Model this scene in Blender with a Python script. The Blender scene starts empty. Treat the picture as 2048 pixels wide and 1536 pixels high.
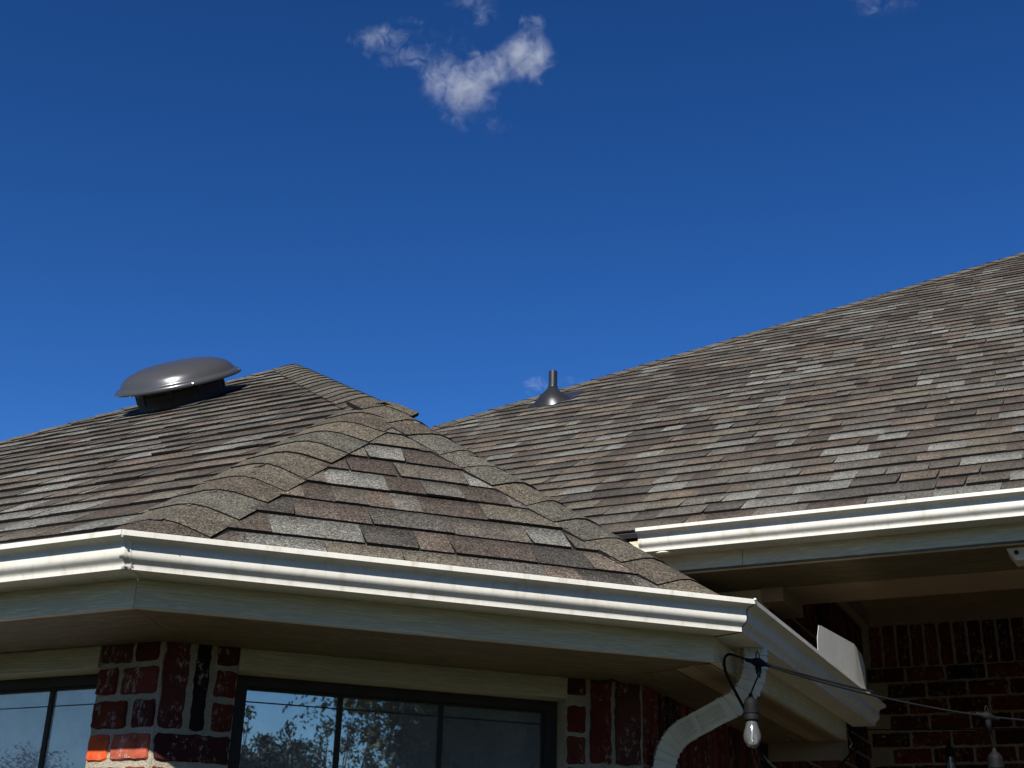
import bpy, math, random
from mathutils import Vector, Matrix, noise
rnd = random.Random(7)
R = math.radians
# ------------------------------------------------------------------ camera, sky, sun
# all coordinates below are metres relative to the photographer's eye, EYE above the lawn
EYE = 1.6
UP = Vector((0, 0, EYE))
sc = bpy.context.scene
cam_d = bpy.data.cameras.new('camera'); cam = bpy.data.objects.new('camera', cam_d)
sc.collection.objects.link(cam); sc.camera = cam
F = Vector((-0.406995, 0.82726884, 0.38727423))
RT = Vector((0.90179819, 0.43135741, 0.02628321))
UU = Vector((0.14531032, -0.35994034, 0.92158986))
M = Matrix((RT, UU, -F)).transposed().to_4x4(); M.translation = UP
cam.matrix_world = M
cam_d.sensor_width = 36; cam_d.lens = 36 * 2528.88 / 2048
cam_d.clip_start = .05; cam_d.clip_end = 5000

SUN_AZ, SUN_EL = 9.0, 38.6     # azimuth from -Y towards +X
sdir = Vector((math.sin(R(SUN_AZ)) * math.cos(R(SUN_EL)), -math.cos(R(SUN_AZ)) * math.cos(R(SUN_EL)), math.sin(R(SUN_EL))))
sun_d = bpy.data.lights.new('sun', 'SUN'); sun = bpy.data.objects.new('sun', sun_d); sc.collection.objects.link(sun)
sun_d.energy = 5.0; sun_d.angle = R(.53); sun_d.color = (1, .975, .94)
sun.rotation_euler = (-sdir).to_track_quat('-Z', 'Y').to_euler()
w = bpy.data.worlds.new('World'); sc.world = w; w.use_nodes = True
nt = w.node_tree; bg = nt.nodes['Background']
sky = nt.nodes.new('ShaderNodeTexSky'); sky.sky_type = 'NISHITA'; sky.sun_disc = False
sky.sun_elevation = R(SUN_EL); sky.sun_rotation = R(180 - SUN_AZ)
sky.altitude = 400; sky.air_density = 1.0; sky.dust_density = .25; sky.ozone_density = 4.5
hs = nt.nodes.new('ShaderNodeHueSaturation'); hs.inputs['Saturation'].default_value = 1.09; hs.inputs['Hue'].default_value = .5
gm = nt.nodes.new('ShaderNodeGamma'); gm.inputs[1].default_value = 1.5; nt.links.new(sky.outputs[0], gm.inputs[0]); nt.links.new(gm.outputs[0], hs.inputs['Color']); tn_ = nt.nodes.new('ShaderNodeMix'); tn_.data_type = 'RGBA'; tn_.blend_type = 'MULTIPLY'; tn_.inputs[0].default_value = 1
tn_.inputs[7].default_value = (.65, .67, .725, 1); nt.links.new(hs.outputs[0], tn_.inputs[6]); nt.links.new(tn_.outputs[2], bg.inputs[0])
bg.inputs[1].default_value = .05
sc.view_settings.view_transform = 'Standard'; sc.view_settings.look = 'None'
sc.view_settings.exposure = 0.65; sc.view_settings.gamma = 1; sc.view_settings.use_curve_mapping = False
sc.render.engine = 'CYCLES'

# ------------------------------------------------------------------ helpers
col = sc.collection
def proj(p):
    p = Vector(p); d = p.dot(F)
    return (1024 + 2528.88 * p.dot(RT) / d, 768 - 2528.88 * p.dot(UU) / d, d)
def V(*a): return Vector(a)

class MB:
    """collects faces; local = kept relative to an origin"""
    def __init__(s): s.v = []; s.f = []; s.m = []; s.c = []; s.uv = []
    def face(s, pts, mat=0, colr=None, uvs=None, smooth=False):
        i = len(s.v); s.v += [tuple(p) for p in pts]; s.f.append(tuple(range(i, i + len(pts)))); s.m.append(mat)
        s.c.append(colr); s.uv.append(uvs)
    def grid(s, rows, mat=0, closed=False, uvs=None, colr=None):
        """rows: list of equally long point lists; shared vertices"""
        i0 = len(s.v); n = len(rows[0])
        for r in rows: s.v += [tuple(p) for p in r]
        for a in range(len(rows) - 1):
            for b in range(n if closed else n - 1):
                b2 = (b + 1) % n
                s.f.append((i0 + a * n + b, i0 + a * n + b2, i0 + (a + 1) * n + b2, i0 + (a + 1) * n + b)); s.m.append(mat); s.c.append(colr)
                s.uv.append(None if uvs is None else [uvs[a][b], uvs[a][b + 1], uvs[a + 1][b + 1], uvs[a + 1][b]])
    def box(s, a, b, mat=0):
        (x0, y0, z0), (x1, y1, z1) = a, b
        P = [V(x, y, z) for z in (z0, z1) for y in (y0, y1) for x in (x0, x1)]
        for q in ((0, 2, 3, 1), (4, 5, 7, 6), (0, 1, 5, 4), (2, 6, 7, 3), (0, 4, 6, 2), (1, 3, 7, 5)): s.face([P[k] for k in q], mat)
    def obox(s, o, ax, ay, az, mat=0):
        P = [o + ax * x + ay * y + az * z for z in (0, 1) for y in (0, 1) for x in (0, 1)]
        for q in ((0, 2, 3, 1), (4, 5, 7, 6), (0, 1, 5, 4), (2, 6, 7, 3), (0, 4, 6, 2), (1, 3, 7, 5)): s.face([P[k] for k in q], mat)
    def tube(s, pts, r, n=8, mat=0, caps=True):
        rows = []; pts = [Vector(p) for p in pts]; up = None
        for k, p in enumerate(pts):
            t = (pts[min(k + 1, len(pts) - 1)] - pts[max(k - 1, 0)]).normalized()
            if up is None: up = t.orthogonal().normalized()
            up = (up - t * up.dot(t)).normalized(); sd = t.cross(up)
            rr = r[k] if isinstance(r, (list, tuple)) else r
            rows.append([p + (up * math.cos(a) + sd * math.sin(a)) * rr for a in [2 * math.pi * q / n for q in range(n)]])
        s.grid(rows, mat, closed=True)
        if caps: s.face(rows[0][::-1], mat); s.face(rows[-1], mat)
    def lathe(s, o, ax, prof, n=24, mat=0):
        ax = ax.normalized(); u = ax.orthogonal().normalized(); v = ax.cross(u)
        rows = [[o + ax * z + (u * math.cos(a) + v * math.sin(a)) * r for a in [2 * math.pi * q / n for q in range(n)]] for r, z in prof]
        s.grid(rows, mat, closed=True)
        if prof[0][0] > 1e-5: s.face(rows[0][::-1], mat)
        if prof[-1][0] > 1e-5: s.face(rows[-1], mat)

def build(name, mb, mats, parent=None, origin=None, smooth=False, world=True):
    """one mesh object; vertices in eye-relative coordinates are moved to the object's own origin"""
    if not isinstance(mats, (list, tuple)): mats = [mats]
    me = bpy.data.meshes.new(name)
    if origin is None and mb.v:
        n = len(mb.v); origin = V(sum(p[0] for p in mb.v) / n, sum(p[1] for p in mb.v) / n, sum(p[2] for p in mb.v) / n)
    o0 = Vector(origin)
    me.from_pydata([(p[0] - o0.x, p[1] - o0.y, p[2] - o0.z) for p in mb.v], [], mb.f)
    for m in mats: me.materials.append(m)
    me.polygons.foreach_set('material_index', mb.m)
    if smooth: me.polygons.foreach_set('use_smooth', [True] * len(mb.f))
    if any(c is not None for c in mb.c):
        at = me.color_attributes.new('tone', 'FLOAT_COLOR', 'CORNER'); buf = []
        for f, c in zip(mb.f, mb.c):
            c = c or (.1, .1, .1)
            if isinstance(c[0], (tuple, list)):
                for q in c: buf += [*q, 1]
            else: buf += [*c, 1] * len(f)
        at.data.foreach_set('color', buf)
    if any(u is not None for u in mb.uv):
        uv = me.uv_layers.new(name='UVMap'); buf = []
        for f, u in zip(mb.f, mb.uv):
            u = u or [(0, 0)] * len(f)
            for q in u: buf += [q[0], q[1]]
        uv.data.foreach_set('uv', buf)
    me.validate(clean_customdata=False)
    ob = bpy.data.objects.new(name, me); col.objects.link(ob)
    if parent is not None:
        ob.parent = parent
        ob.location = o0 + UP - (parent['_o'] and Vector(parent['_o']))
    else: ob.location = o0 + UP
    ob['_o'] = list(o0 + UP)
    return ob
def empty(name, loc, label=None, cat=None, group=None):
    e = bpy.data.objects.new(name, None); col.objects.link(e); e.location = Vector(loc) + UP; e['_o'] = list(Vector(loc) + UP)
    e.empty_display_size = .1
    if label: e['label'] = label; e['category'] = cat
    if group: e['group'] = group
    return e
def tag(o, label=None, cat=None, group=None, kind=None):
    if label: o['label'] = label
    if cat: o['category'] = cat
    if group: o['group'] = group
    if kind: o['kind'] = kind
    return o

# ------------------------------------------------------------------ materials
def mat(name):
    m = bpy.data.materials.new(name); m.use_nodes = True
    n = m.node_tree.nodes; return m, n, m.node_tree.links, n['Principled BSDF']
def mathn(n, l, op, a, b=None, clamp=False):
    q = n.new('ShaderNodeMath'); q.operation = op; q.use_clamp = clamp
    for i, x in enumerate((a, b)):
        if x is None: continue
        if isinstance(x, (int, float)): q.inputs[i].default_value = x
        else: l.new(x, q.inputs[i])
    return q.outputs[0]
def ramp(n, l, src, stops):
    r = n.new('ShaderNodeValToRGB'); cr = r.color_ramp
    while len(cr.elements) < len(stops): cr.elements.new(.5)
    for e, (p, c) in zip(cr.elements, stops): e.position = p; e.color = (*c, 1)
    l.new(src, r.inputs[0]); return r.outputs[0]
def noi(n, l, vec, scale, detail=3, rough=.6):
    t = n.new('ShaderNodeTexNoise'); t.inputs['Scale'].default_value = scale; t.inputs['Detail'].default_value = detail
    t.inputs['Roughness'].default_value = rough
    if vec is not None: l.new(vec, t.inputs['Vector'])
    return t.outputs['Fac']
def mix(n, l, fac, a, b, bt='MIX'):
    q = n.new('ShaderNodeMix'); q.data_type = 'RGBA'; q.blend_type = bt
    for s_, x in ((0, fac), (6, a), (7, b)):
        if isinstance(x, (int, float)): q.inputs[s_].default_value = x
        elif isinstance(x, tuple): q.inputs[s_].default_value = (*x, 1)
        else: l.new(x, q.inputs[s_])
    return q.outputs[2]
def bump(n, l, h, strength, dist, bs):
    b = n.new('ShaderNodeBump'); b.inputs['Strength'].default_value = strength; b.inputs['Distance'].default_value = dist
    l.new(h, b.inputs['Height']); l.new(b.outputs[0], bs.inputs['Normal'])
def objvec(n, l, randomise=True, scale=(1, 1, 1)):
    tc = n.new('ShaderNodeTexCoord'); oi = n.new('ShaderNodeObjectInfo')
    mp = n.new('ShaderNodeMapping'); mp.inputs['Scale'].default_value = scale
    l.new(tc.outputs['Object'], mp.inputs['Vector'])
    if not randomise: return mp.outputs[0], oi.outputs['Random']
    ad = n.new('ShaderNodeVectorMath'); ad.operation = 'ADD'; l.new(mp.outputs[0], ad.inputs[0])
    mu = mathn(n, l, 'MULTIPLY', oi.outputs['Random'], 57.0); cb = n.new('ShaderNodeCombineXYZ')
    l.new(mu, cb.inputs[0]); l.new(mu, cb.inputs[1]); l.new(cb.outputs[0], ad.inputs[1])
    return ad.outputs[0], oi.outputs['Random']

def m_shingle():
    m, n, l, b = mat('asphalt_shingle')
    vec, rn = objvec(n, l)
    at = n.new('ShaderNodeAttribute'); at.attribute_name = 'tone'
    g1 = noi(n, l, vec, 300, 2, .7); g2 = noi(n, l, vec, 110, 3, .65); g3 = noi(n, l, vec, 9, 3, .6)
    f = mathn(n, l, 'ADD', mathn(n, l, 'MULTIPLY', mathn(n, l, 'SUBTRACT', g1, .5), 5.0), mathn(n, l, 'MULTIPLY', mathn(n, l, 'SUBTRACT', g2, .5), 3.4))
    f = mathn(n, l, 'ADD', f, mathn(n, l, 'MULTIPLY', mathn(n, l, 'SUBTRACT', g3, .5), 1.1))
    f = mathn(n, l, 'ADD', f, 1.0); f = mathn(n, l, 'MAXIMUM', f, .25); f = mathn(n, l, 'MINIMUM', f, 2.4)
    c = mix(n, l, 1.0, at.outputs['Color'], f, 'MULTIPLY')
    # single warm and grey granules
    vt = n.new('ShaderNodeTexVoronoi'); vt.inputs['Scale'].default_value = 260; l.new(vec, vt.inputs['Vector'])
    sp = ramp(n, l, vt.outputs['Color'], [(.25, (.55, .53, .52)), (.5, (1, .98, .95)), (.62, (1.0, .98, .93)), (.8, (1.7, 1.6, 1.45))])
    c = mix(n, l, .8, c, sp, 'MULTIPLY')
    l.new(c, b.inputs['Base Color']); b.inputs['Roughness'].default_value = .92
    b.inputs['Specular IOR Level'].default_value = .08
    bump(n, l, mathn(n, l, 'ADD', g1, g2), .55, .0016, b)
    return m
def m_simple(name, colr, rough=.6, metal=0, var=.0, vs=20, bstr=0, bscale=200, spec=None):
    m, n, l, b = mat(name); vec, rn = objvec(n, l)
    t = noi(n, l, vec, vs, 4, .6)
    lo = tuple(x * (1 - var) for x in colr); hi = tuple(min(1, x * (1 + var)) for x in colr)
    l.new(ramp(n, l, t, [(.3, lo), (.7, hi)]), b.inputs['Base Color'])
    b.inputs['Roughness'].default_value = rough; b.inputs['Metallic'].default_value = metal
    if spec is not None: b.inputs['Specular IOR Level'].default_value = spec
    if bstr: bump(n, l, noi(n, l, vec, bscale, 3), bstr, .001, b)
    return m
def m_board(name, colr, grain=1.0, line=.82):
    """painted fibre-cement board: grain runs along U, paint dirt in drifts"""
    m, n, l, b = mat(name)
    uv = n.new('ShaderNodeUVMap'); mp = n.new('ShaderNodeMapping'); mp.inputs['Scale'].default_value = (1.3, 34, 1)
    l.new(uv.outputs[0], mp.inputs['Vector']); oi = n.new('ShaderNodeObjectInfo')
    cb = n.new('ShaderNodeCombineXYZ'); l.new(mathn(n, l, 'MULTIPLY', oi.outputs['Random'], 31), cb.inputs[0])
    ad = n.new('ShaderNodeVectorMath'); ad.operation = 'ADD'; l.new(mp.outputs[0], ad.inputs[0]); l.new(cb.outputs[0], ad.inputs[1])
    g = n.new('ShaderNodeTexNoise'); g.inputs['Scale'].default_value = 2.2; g.inputs['Detail'].default_value = 4; g.inputs['Distortion'].default_value = .6
    l.new(ad.outputs[0], g.inputs['Vector'])
    w_ = n.new('ShaderNodeMath'); w_.operation = 'SINE'; l.new(mathn(n, l, 'MULTIPLY', g.outputs['Fac'], 46), w_.inputs[0])
    dv, _ = objvec(n, l); d = noi(n, l, dv, 3.5, 5, .65)
    c = mix(n, l, 1.0, colr, ramp(n, l, d, [(.25, (.86, .85, .82)), (.6, (1, 1, 1))]), 'MULTIPLY')
    c = mix(n, l, 1.0, c, ramp(n, l, w_.outputs[0], [(.0, (line, line, line)), (.4, (1, 1, 1))]), 'MULTIPLY')
    l.new(c, b.inputs['Base Color']); b.inputs['Roughness'].default_value = .62
    bump(n, l, w_.outputs[0], .5 * grain, .0012, b)
    return m
def m_gutter():
    m, n, l, b = mat('almond_painted_aluminium')
    vec, rn = objvec(n, l); d = noi(n, l, vec, 2.2, 6, .7); e = noi(n, l, vec, 60, 3, .6)
    c = ramp(n, l, d, [(.2, (.47, .44, .375)), (.55, (.56, .535, .465)), (.8, (.575, .55, .485))])
    c = mix(n, l, 1.0, c, ramp(n, l, e, [(.25, (.93, .92, .9)), (.6, (1, 1, 1))]), 'MULTIPLY')
    st_ = n.new('ShaderNodeMapping'); st_.inputs['Scale'].default_value = (1, 1, .12); l.new(vec, st_.inputs['Vector'])
    c = mix(n, l, 1.0, c, ramp(n, l, noi(n, l, st_.outputs[0], 26, 4, .7), [(.30, (.80, .77, .70)), (.46, (1, 1, 1))]), 'MULTIPLY')
    l.new(c, b.inputs['Base Color']); b.inputs['Roughness'].default_value = .55; b.inputs['Specular IOR Level'].default_value = .25
    bump(n, l, noi(n, l, vec, 5, 2), .25, .01, b)
    return m
def m_brick():
    m, n, l, b = mat('tumbled_red_brick')
    vec, rn = objvec(n, l)
    at = n.new('ShaderNodeAttribute'); at.attribute_name = 'tone'
    a = noi(n, l, vec, 14, 5, .65)
    base = mix(n, l, 1.0, at.outputs['Color'], ramp(n, l, a, [(.25, (.45, .42, .42)), (.5, (1, 1, 1)), (.8, (1.25, 1.2, 1.1))]), 'MULTIPLY')
    # lime-mortar smears: a patchy mask times a scratchy one
    mp = n.new('ShaderNodeMapping'); mp.inputs['Scale'].default_value = (1.3, 1.3, .8); l.new(vec, mp.inputs['Vector'])
    s1 = noi(n, l, mp.outputs[0], 9, 3, .6); s2 = noi(n, l, mp.outputs[0], 48, 8, .78)
    msk = mathn(n, l, 'MULTIPLY', mathn(n, l, 'GREATER_THAN', s1, .50), mathn(n, l, 'MULTIPLY', mathn(n, l, 'SUBTRACT', s2, .53), 9, True), True)
    msk2 = mathn(n, l, 'GREATER_THAN', noi(n, l, vec, 19, 6, .7), .665)
    msk = mathn(n, l, 'MAXIMUM', mathn(n, l, 'MULTIPLY', msk, .5), mathn(n, l, 'MULTIPLY', msk2, .5))
    c = mix(n, l, msk, base, (.52, .46, .40))
    l.new(c, b.inputs['Base Color']); b.inputs['Roughness'].default_value = .93; b.inputs['Specular IOR Level'].default_value = .2
    bump(n, l, mathn(n, l, 'ADD', a, mathn(n, l, 'MULTIPLY', s2, .7)), .8, .003, b)
    return m
def m_mortar():
    m, n, l, b = mat('sandy_mortar')
    vec, rn = objvec(n, l); a = noi(n, l, vec, 160, 4, .75); d = noi(n, l, vec, 6, 4, .6); e = noi(n, l, vec, 45, 4, .7)
    c = ramp(n, l, a, [(.3, (.22, .185, .13)), (.5, (.37, .315, .23)), (.7, (.46, .40, .30))])
    c = mix(n, l, 1.0, c, ramp(n, l, d, [(.3, (.75, .73, .7)), (.6, (1, 1, 1))]), 'MULTIPLY')
    l.new(c, b.inputs['Base Color']); b.inputs['Roughness'].default_value = .95; b.inputs['Specular IOR Level'].default_value = .2
    bump(n, l, mathn(n, l, 'ADD', a, e), 1, .006, b)
    return m
def m_glass_pane(nm, ior, trans, veil, vc):
    m, n, l, b = mat(nm); out = n['Material Output']
    tr = n.new('ShaderNodeBsdfTransparent'); tr.inputs[0].default_value = (trans, trans, trans * .98, 1)
    gl = n.new('ShaderNodeBsdfGlossy'); gl.inputs['Roughness'].default_value = .012
    vec, rn = objvec(n, l); sm = noi(n, l, vec, 7, 6, .75)
    l.new(ramp(n, l, sm, [(.3, (.78, .71, .60)), (.7, (1, .92, .78))]), gl.inputs[0])
    df = n.new('ShaderNodeBsdfDiffuse'); df.inputs[0].default_value = (vc, vc, vc, 1)
    dm = n.new('ShaderNodeMixShader'); l.new(mathn(n, l, 'ADD', mathn(n, l, 'MULTIPLY', sm, .4), veil), dm.inputs[0]); l.new(tr.outputs[0], dm.inputs[1]); l.new(df.outputs[0], dm.inputs[2])
    fr = n.new('ShaderNodeFresnel'); fr.inputs[0].default_value = ior
    mx = n.new('ShaderNodeMixShader'); l.new(fr.outputs[0], mx.inputs[0]); l.new(dm.outputs[0], mx.inputs[1]); l.new(gl.outputs[0], mx.inputs[2])
    l.new(mx.outputs[0], out.inputs[0]); return m
def m_bulb_glass():
    m, n, l, b = mat('clear_bulb_glass'); out = n['Material Output']
    tr = n.new('ShaderNodeBsdfTransparent'); tr.inputs[0].default_value = (.93, .93, .9, 1)
    gl = n.new('ShaderNodeBsdfGlossy'); gl.inputs['Roughness'].default_value = .05
    df = n.new('ShaderNodeBsdfDiffuse'); df.inputs[0].default_value = (.5, .5, .48, 1)
    dm = n.new('ShaderNodeMixShader'); dm.inputs[0].default_value = .13; l.new(tr.outputs[0], dm.inputs[1]); l.new(df.outputs[0], dm.inputs[2])
    lw = n.new('ShaderNodeLayerWeight'); lw.inputs[0].default_value = .35
    mx = n.new('ShaderNodeMixShader'); l.new(lw.outputs['Fresnel'], mx.inputs[0]); l.new(dm.outputs[0], mx.inputs[1]); l.new(gl.outputs[0], mx.inputs[2])
    l.new(mx.outputs[0], out.inputs[0]); return m

SH = m_shingle()  # granulated face
BUTT = m_simple('raw_asphalt_edge', (.012, .011, .011), .95, var=.3, spec=.1)
DECK = m_simple('roof_underlay', (.02, .02, .02), .95)
GUT = m_gutter()
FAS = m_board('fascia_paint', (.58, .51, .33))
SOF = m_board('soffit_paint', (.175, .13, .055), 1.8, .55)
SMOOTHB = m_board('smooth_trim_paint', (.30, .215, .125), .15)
BRK = m_brick(); MOR = m_mortar()
BRONZE = m_simple('dark_bronze_frame', (.024, .021, .016), .6, var=.15, spec=.2)
GLASS = m_glass_pane('reflective_window_glass', 3.6, .8, .12, .5); GLASSB = m_glass_pane('dusty_window_glass', 2.3, .95, .45, .72)
BLIND = m_simple('pale_sheer_curtain', (.85, .84, .80), .9, var=.1, vs=8)
DARK = m_simple('dark_room', (.02, .02, .02), .9)
VENTM = m_simple('vent_brown_grey_paint', (.042, .040, .037), .25, var=.06, vs=6, spec=.6)
VENTD = m_simple('vent_base_metal', (.03, .03, .031), .75, var=.3, vs=15)
SCREEN = m_simple('vent_screen', (.015, .015, .015), .6)
PIPEM = m_simple('painted_vent_pipe', (.017, .016, .014), .28, var=.1, spec=.6)
BLACKR = m_simple('black_rubber_cable', (.005, .005, .005), .7, var=.2, vs=30, spec=.15)
SCREW = m_simple('zinc_screw', (.7, .7, .7), .3, metal=1.0)
BULB = m_bulb_glass()
LEAD = m_simple('filament_support', (.75, .72, .62), .3, metal=.6)
WHITEP = m_simple('white_plastic', (.55, .52, .45), .5, var=.08)

# ------------------------------------------------------------------ reference geometry
H = .9                                   # lip height of the low gutter above the eye
P1 = V(-2.3108, 2.42, H); P2 = V(-.9877, 3.7128, H)
dA = (P2 - P1).normalized(); nA = V(dA.y, -dA.x, 0); nB = V(0, -1, 0); nC = V(1, 0, 0)
HD = 1.5; YD = 4.794                     # upper gutter
MS = .667                                # roof pitch 8 in 12
ZE = .02
def mitre(n1, n2): return (n1 + n2) / (1 + n1.dot(n2))
m1 = mitre(nB, nA); m2 = mitre(nA, nC)
# run = (start lip point, start inward vector, end lip point, end inward vector)
RUNS = {'B': (V(-9, 2.42, H), nB, P1, m1), 'A': (P1, m1, P2, m2), 'C': (P2, m2, V(-.9877, 5.8227, H), nC),
        'D': (V(-1.7645, YD, HD), nB, V(6.5, YD, HD), nB)}
def run_pt(r, k, o, z):
    p, m = (r[0], r[1]) if k == 0 else (r[2], r[3])
    return p - m * o + V(0, 0, z)
def sweep(name, run, prof, mats, parent, g0=0, g1=0, smooth=False, caps=True, extra=None):
    """closed profile [(distance inward from lip plane, z)] swept along a run; g0, g1 trim the ends"""
    r = RUNS[run] if isinstance(run, str) else run; mb = MB()
    d = (r[2] - r[0]).normalized(); L = (r[2] - r[0]).length
    n = len(prof); per = [0]
    for a in range(n):
        q, s_ = prof[a], prof[(a + 1) % n]; per.append(per[-1] + math.hypot(q[0] - s_[0], q[1] - s_[1]))
    N = max(1, int(L / .6)); rows = []; uvs = []
    for k in range(N + 1):
        t = k / N; row = []
        for (o, z) in prof:
            a = run_pt(r, 0, o, z) + d * g0; b_ = run_pt(r, 1, o, z) - d * g1
            row.append(a.lerp(b_, t))
        rows.append(row); uvs.append([(t * L, x) for x in per])
    mb.grid(rows, closed=True, uvs=uvs)
    if caps: mb.face(rows[0], uvs=[(0, 0)] * n); mb.face(rows[-1][::-1], uvs=[(0, 0)] * n)
    if extra: extra(mb, rows)
    ob = build(name, mb, mats, parent)
    if smooth:
        me = ob.data; me.polygons.foreach_set('use_smooth', [True] * len(me.polygons))
        try: me.set_sharp_from_angle(angle=R(38))
        except Exception: pass
    return ob

house = empty('brick_house', (-2.5872, 2.955, -EYE), 'red brick house with weathered shingle hip roofs, almond gutters and bronze-framed windows', 'house')

# ------------------------------------------------------------------ gutters
outer = [(.150, -.004), (.150, -.0905), (.050, -.0915), (.050, -.0815), (.0490, -.0770), (.0445, -.0722), (.0385, -.0670), (.0335, -.0618), (.0315, -.0565), (.0312, -.050),
         (.0312, -.042), (.0315, -.034), (.0300, -.0275), (.0250, -.0222), (.0150, -.0185), (.004, -.0152), (.0, -.0146), (.0, -.001), (.001, 0), (.0035, .0004), (.006, -.001)]
inner = [(.006, -.011), (.0160, -.0160), (.027, -.0205), (.0322, -.026), (.0335, -.034), (.0332, -.050), (.0335, -.0560), (.0352, -.0605), (.040, -.0655), (.051, -.0755),
         (.0535, -.0895), (.1485, -.0885), (.1485, -.004)]
GP = outer + inner
gB = sweep('gutter', 'B', GP, GUT, house, 0, .0007, True)
gA = sweep('gutter', 'A', GP, GUT, house, .0007, .0002, True)
gC = sweep('gutter', 'C', GP, GUT, house, .0002, 0, True)
mb = MB(); sp = [P2 - m2 * (o - .0008) + V(0, 0, z - (.0008 if z < -.088 else 0)) for o, z in outer[0:17]]
mb.tube([p for p in sp if True][1:], .0017, 6); build('sealant', mb, BLACKR, gC, smooth=True)
mb = MB(); mb.lathe(P2 + V(0, 0, -.001), V(.3, -.2, .9), [(.0001, -.004), (.004, -.003), (.005, 0), (.004, .003), (.0001, .005)], 10); build('sealant', mb, GUT, gC, smooth=True)
gD = sweep('gutter', 'D', GP, GUT, house, 0, 0, True)
def end_cap(run, end, parent, name='end_cap'):
    r = RUNS[run]; d = (r[2] - r[0]).normalized(); s_ = -1 if end == 0 else 1; mb = MB()
    ins = [(o, z) for o, z in outer if True]
    big = [(o - .0012 if o < .1 else o, z - .001 if z < -.08 else z) for o, z in ins]
    a = [run_pt(r, end, o, z) + d * s_ * .0005 for o, z in big]; b_ = [p + d * s_ * .0025 for p in a]
    mb.face(b_ if s_ > 0 else b_[::-1]); mb.grid([a, b_], closed=True)
    fl = [run_pt(r, end, o - .0016 if o < .1 else o, z - .0014 if z < -.08 else z) for o, z in outer[1:17]]
    mb.grid([fl, [p - d * s_ * .012 for p in fl]])
    return build(name, mb, GUT, parent)
end_cap('C', 1, gC); end_cap('D', 0, gD)
# corner strip over the B/A mitre, slightly dented
mb = MB(); rows = []
dB = V(1, 0, 0)
for k in range(-3, 9):
    s_ = k / 8 * .020; row = []
    for (o, z) in outer[1:16]:
        pB = P1 - m1 * (o - .0016) + V(0, 0, z - (.0012 if z < -.085 else 0))
        p = pB + (dA * s_ if s_ > 0 else dB * s_)
        p = p + nA * (.0015 * math.sin(s_ * 300 + z * 120) if 0 < k < 8 else 0)
        row.append(p)
    rows.append(row)
mb.grid(rows); build('mitre_strip', mb, GUT, gA, smooth=True)
def screw(p, nrm, parent, r=.0042):
    mb = MB(); mb.lathe(p, nrm, [(r * 1.35, 0), (r * 1.35, .0008), (r, .001), (r, .0038), (r * .75, .0045), (0, .0045)], 6)
    return build('screw', mb, SCREW, parent)
screw(P1 + dA * .006 - nA * .003 + V(0, 0, -.0185), nA, gA, .0026)
screw(P1 + dA * .010 - nA * .028 + V(0, 0, -.066), (nA + V(0, 0, -.7)).normalized(), gA, .0042)
screw(P1 + dA * .028 - nA * .030 + V(0, 0, -.063), (nA + V(0, 0, -.7)).normalized(), gA, .002)
# oval outlet hole left in the bottom of the high gutter, daylight inside it painted as a pale yellow oval
mb = MB(); oc = V(-1.672, 4.872, HD - .0925)
rows = [[oc + V(.042 * math.cos(a) * q, .026 * math.sin(a) * q, z) for a in [2 * math.pi * i / 28 for i in range(28)]] for q, z in ((1.0, .0005), (1.0, -.006), (.93, -.006), (.93, -.0012))]
mb.grid(rows, closed=True); mb.face(rows[-1], 1)
OUTL = m_simple('painted_daylight_oval', (.95, .95, .45), .6)  # bright yellow colour stands in for sunlight inside the gutter
build('outlet', mb, [GUT, OUTL], gD)
# splash guard riveted to the return gutter
mb = MB(); x0 = -.9877 - .003
base = [(0, 4.545), (0, 5.26), (-.05, 5.50)]; th = V(.0012, 0, 0)
def sg(y, z, x=0): return V(x0 + x, y, H + z)
poly = [sg(4.545, -.01), sg(5.22, -.01), sg(5.474, -.01), sg(5.492, .05), sg(5.486, .105), sg(5.43, .146), sg(5.22, .151), sg(4.62, .104), sg(4.585, .098), sg(4.548, .045)]
A_ = [poly[0], poly[1], poly[6], poly[7], poly[8], poly[9]]
B_ = [poly[1], poly[2], poly[3], poly[4], poly[5], poly[6]]
def bend(p):
    k = max(0, p.y - 5.22); return V(p.x - k * .05, p.y, p.z)
A_ = [bend(p) for p in A_]; B_ = [bend(p) for p in B_]
for q in (A_, B_):
    mb.face([p + th for p in q]); mb.face([p for p in q][::-1])
    for i in range(len(q)):
        a, b_ = q[i], q[(i + 1) % len(q)]
        mb.face([a, b_, b_ + th, a + th])
build('splash_guard', mb, GUT, gC)

# ------------------------------------------------------------------ fascia, soffit, frieze
fp = [(.151, -.012), (.151, -.1685), (.170, -.1685), (.170, -.012)]
for rn_ in 'BAC':
    end = .15 if rn_ == 'C' else .0008
    sweep('fascia', rn_, fp, FAS, house, .0008, end)
r = RUNS['D']
sweep('fascia', (V(-2.6, YD, HD), nB, V(-1.359, YD, HD), nB), fp, FAS, house, 0, .001)
sweep('fascia', (V(-1.359, YD, HD), nB, V(6.5, YD, HD), nB), fp, FAS, house, .001, 0)
ZS = -.172                                # soffit level below lip
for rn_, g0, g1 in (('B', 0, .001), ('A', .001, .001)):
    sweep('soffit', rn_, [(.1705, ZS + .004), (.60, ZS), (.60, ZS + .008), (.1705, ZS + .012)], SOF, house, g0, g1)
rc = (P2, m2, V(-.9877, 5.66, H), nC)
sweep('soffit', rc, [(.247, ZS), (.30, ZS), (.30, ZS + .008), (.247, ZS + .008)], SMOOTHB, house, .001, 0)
sweep('soffit', rc, [(.302, ZS - .001), (.55, ZS - .001), (.55, ZS + .008), (.302, ZS + .008)], SOF, house, .001, 0)
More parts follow.
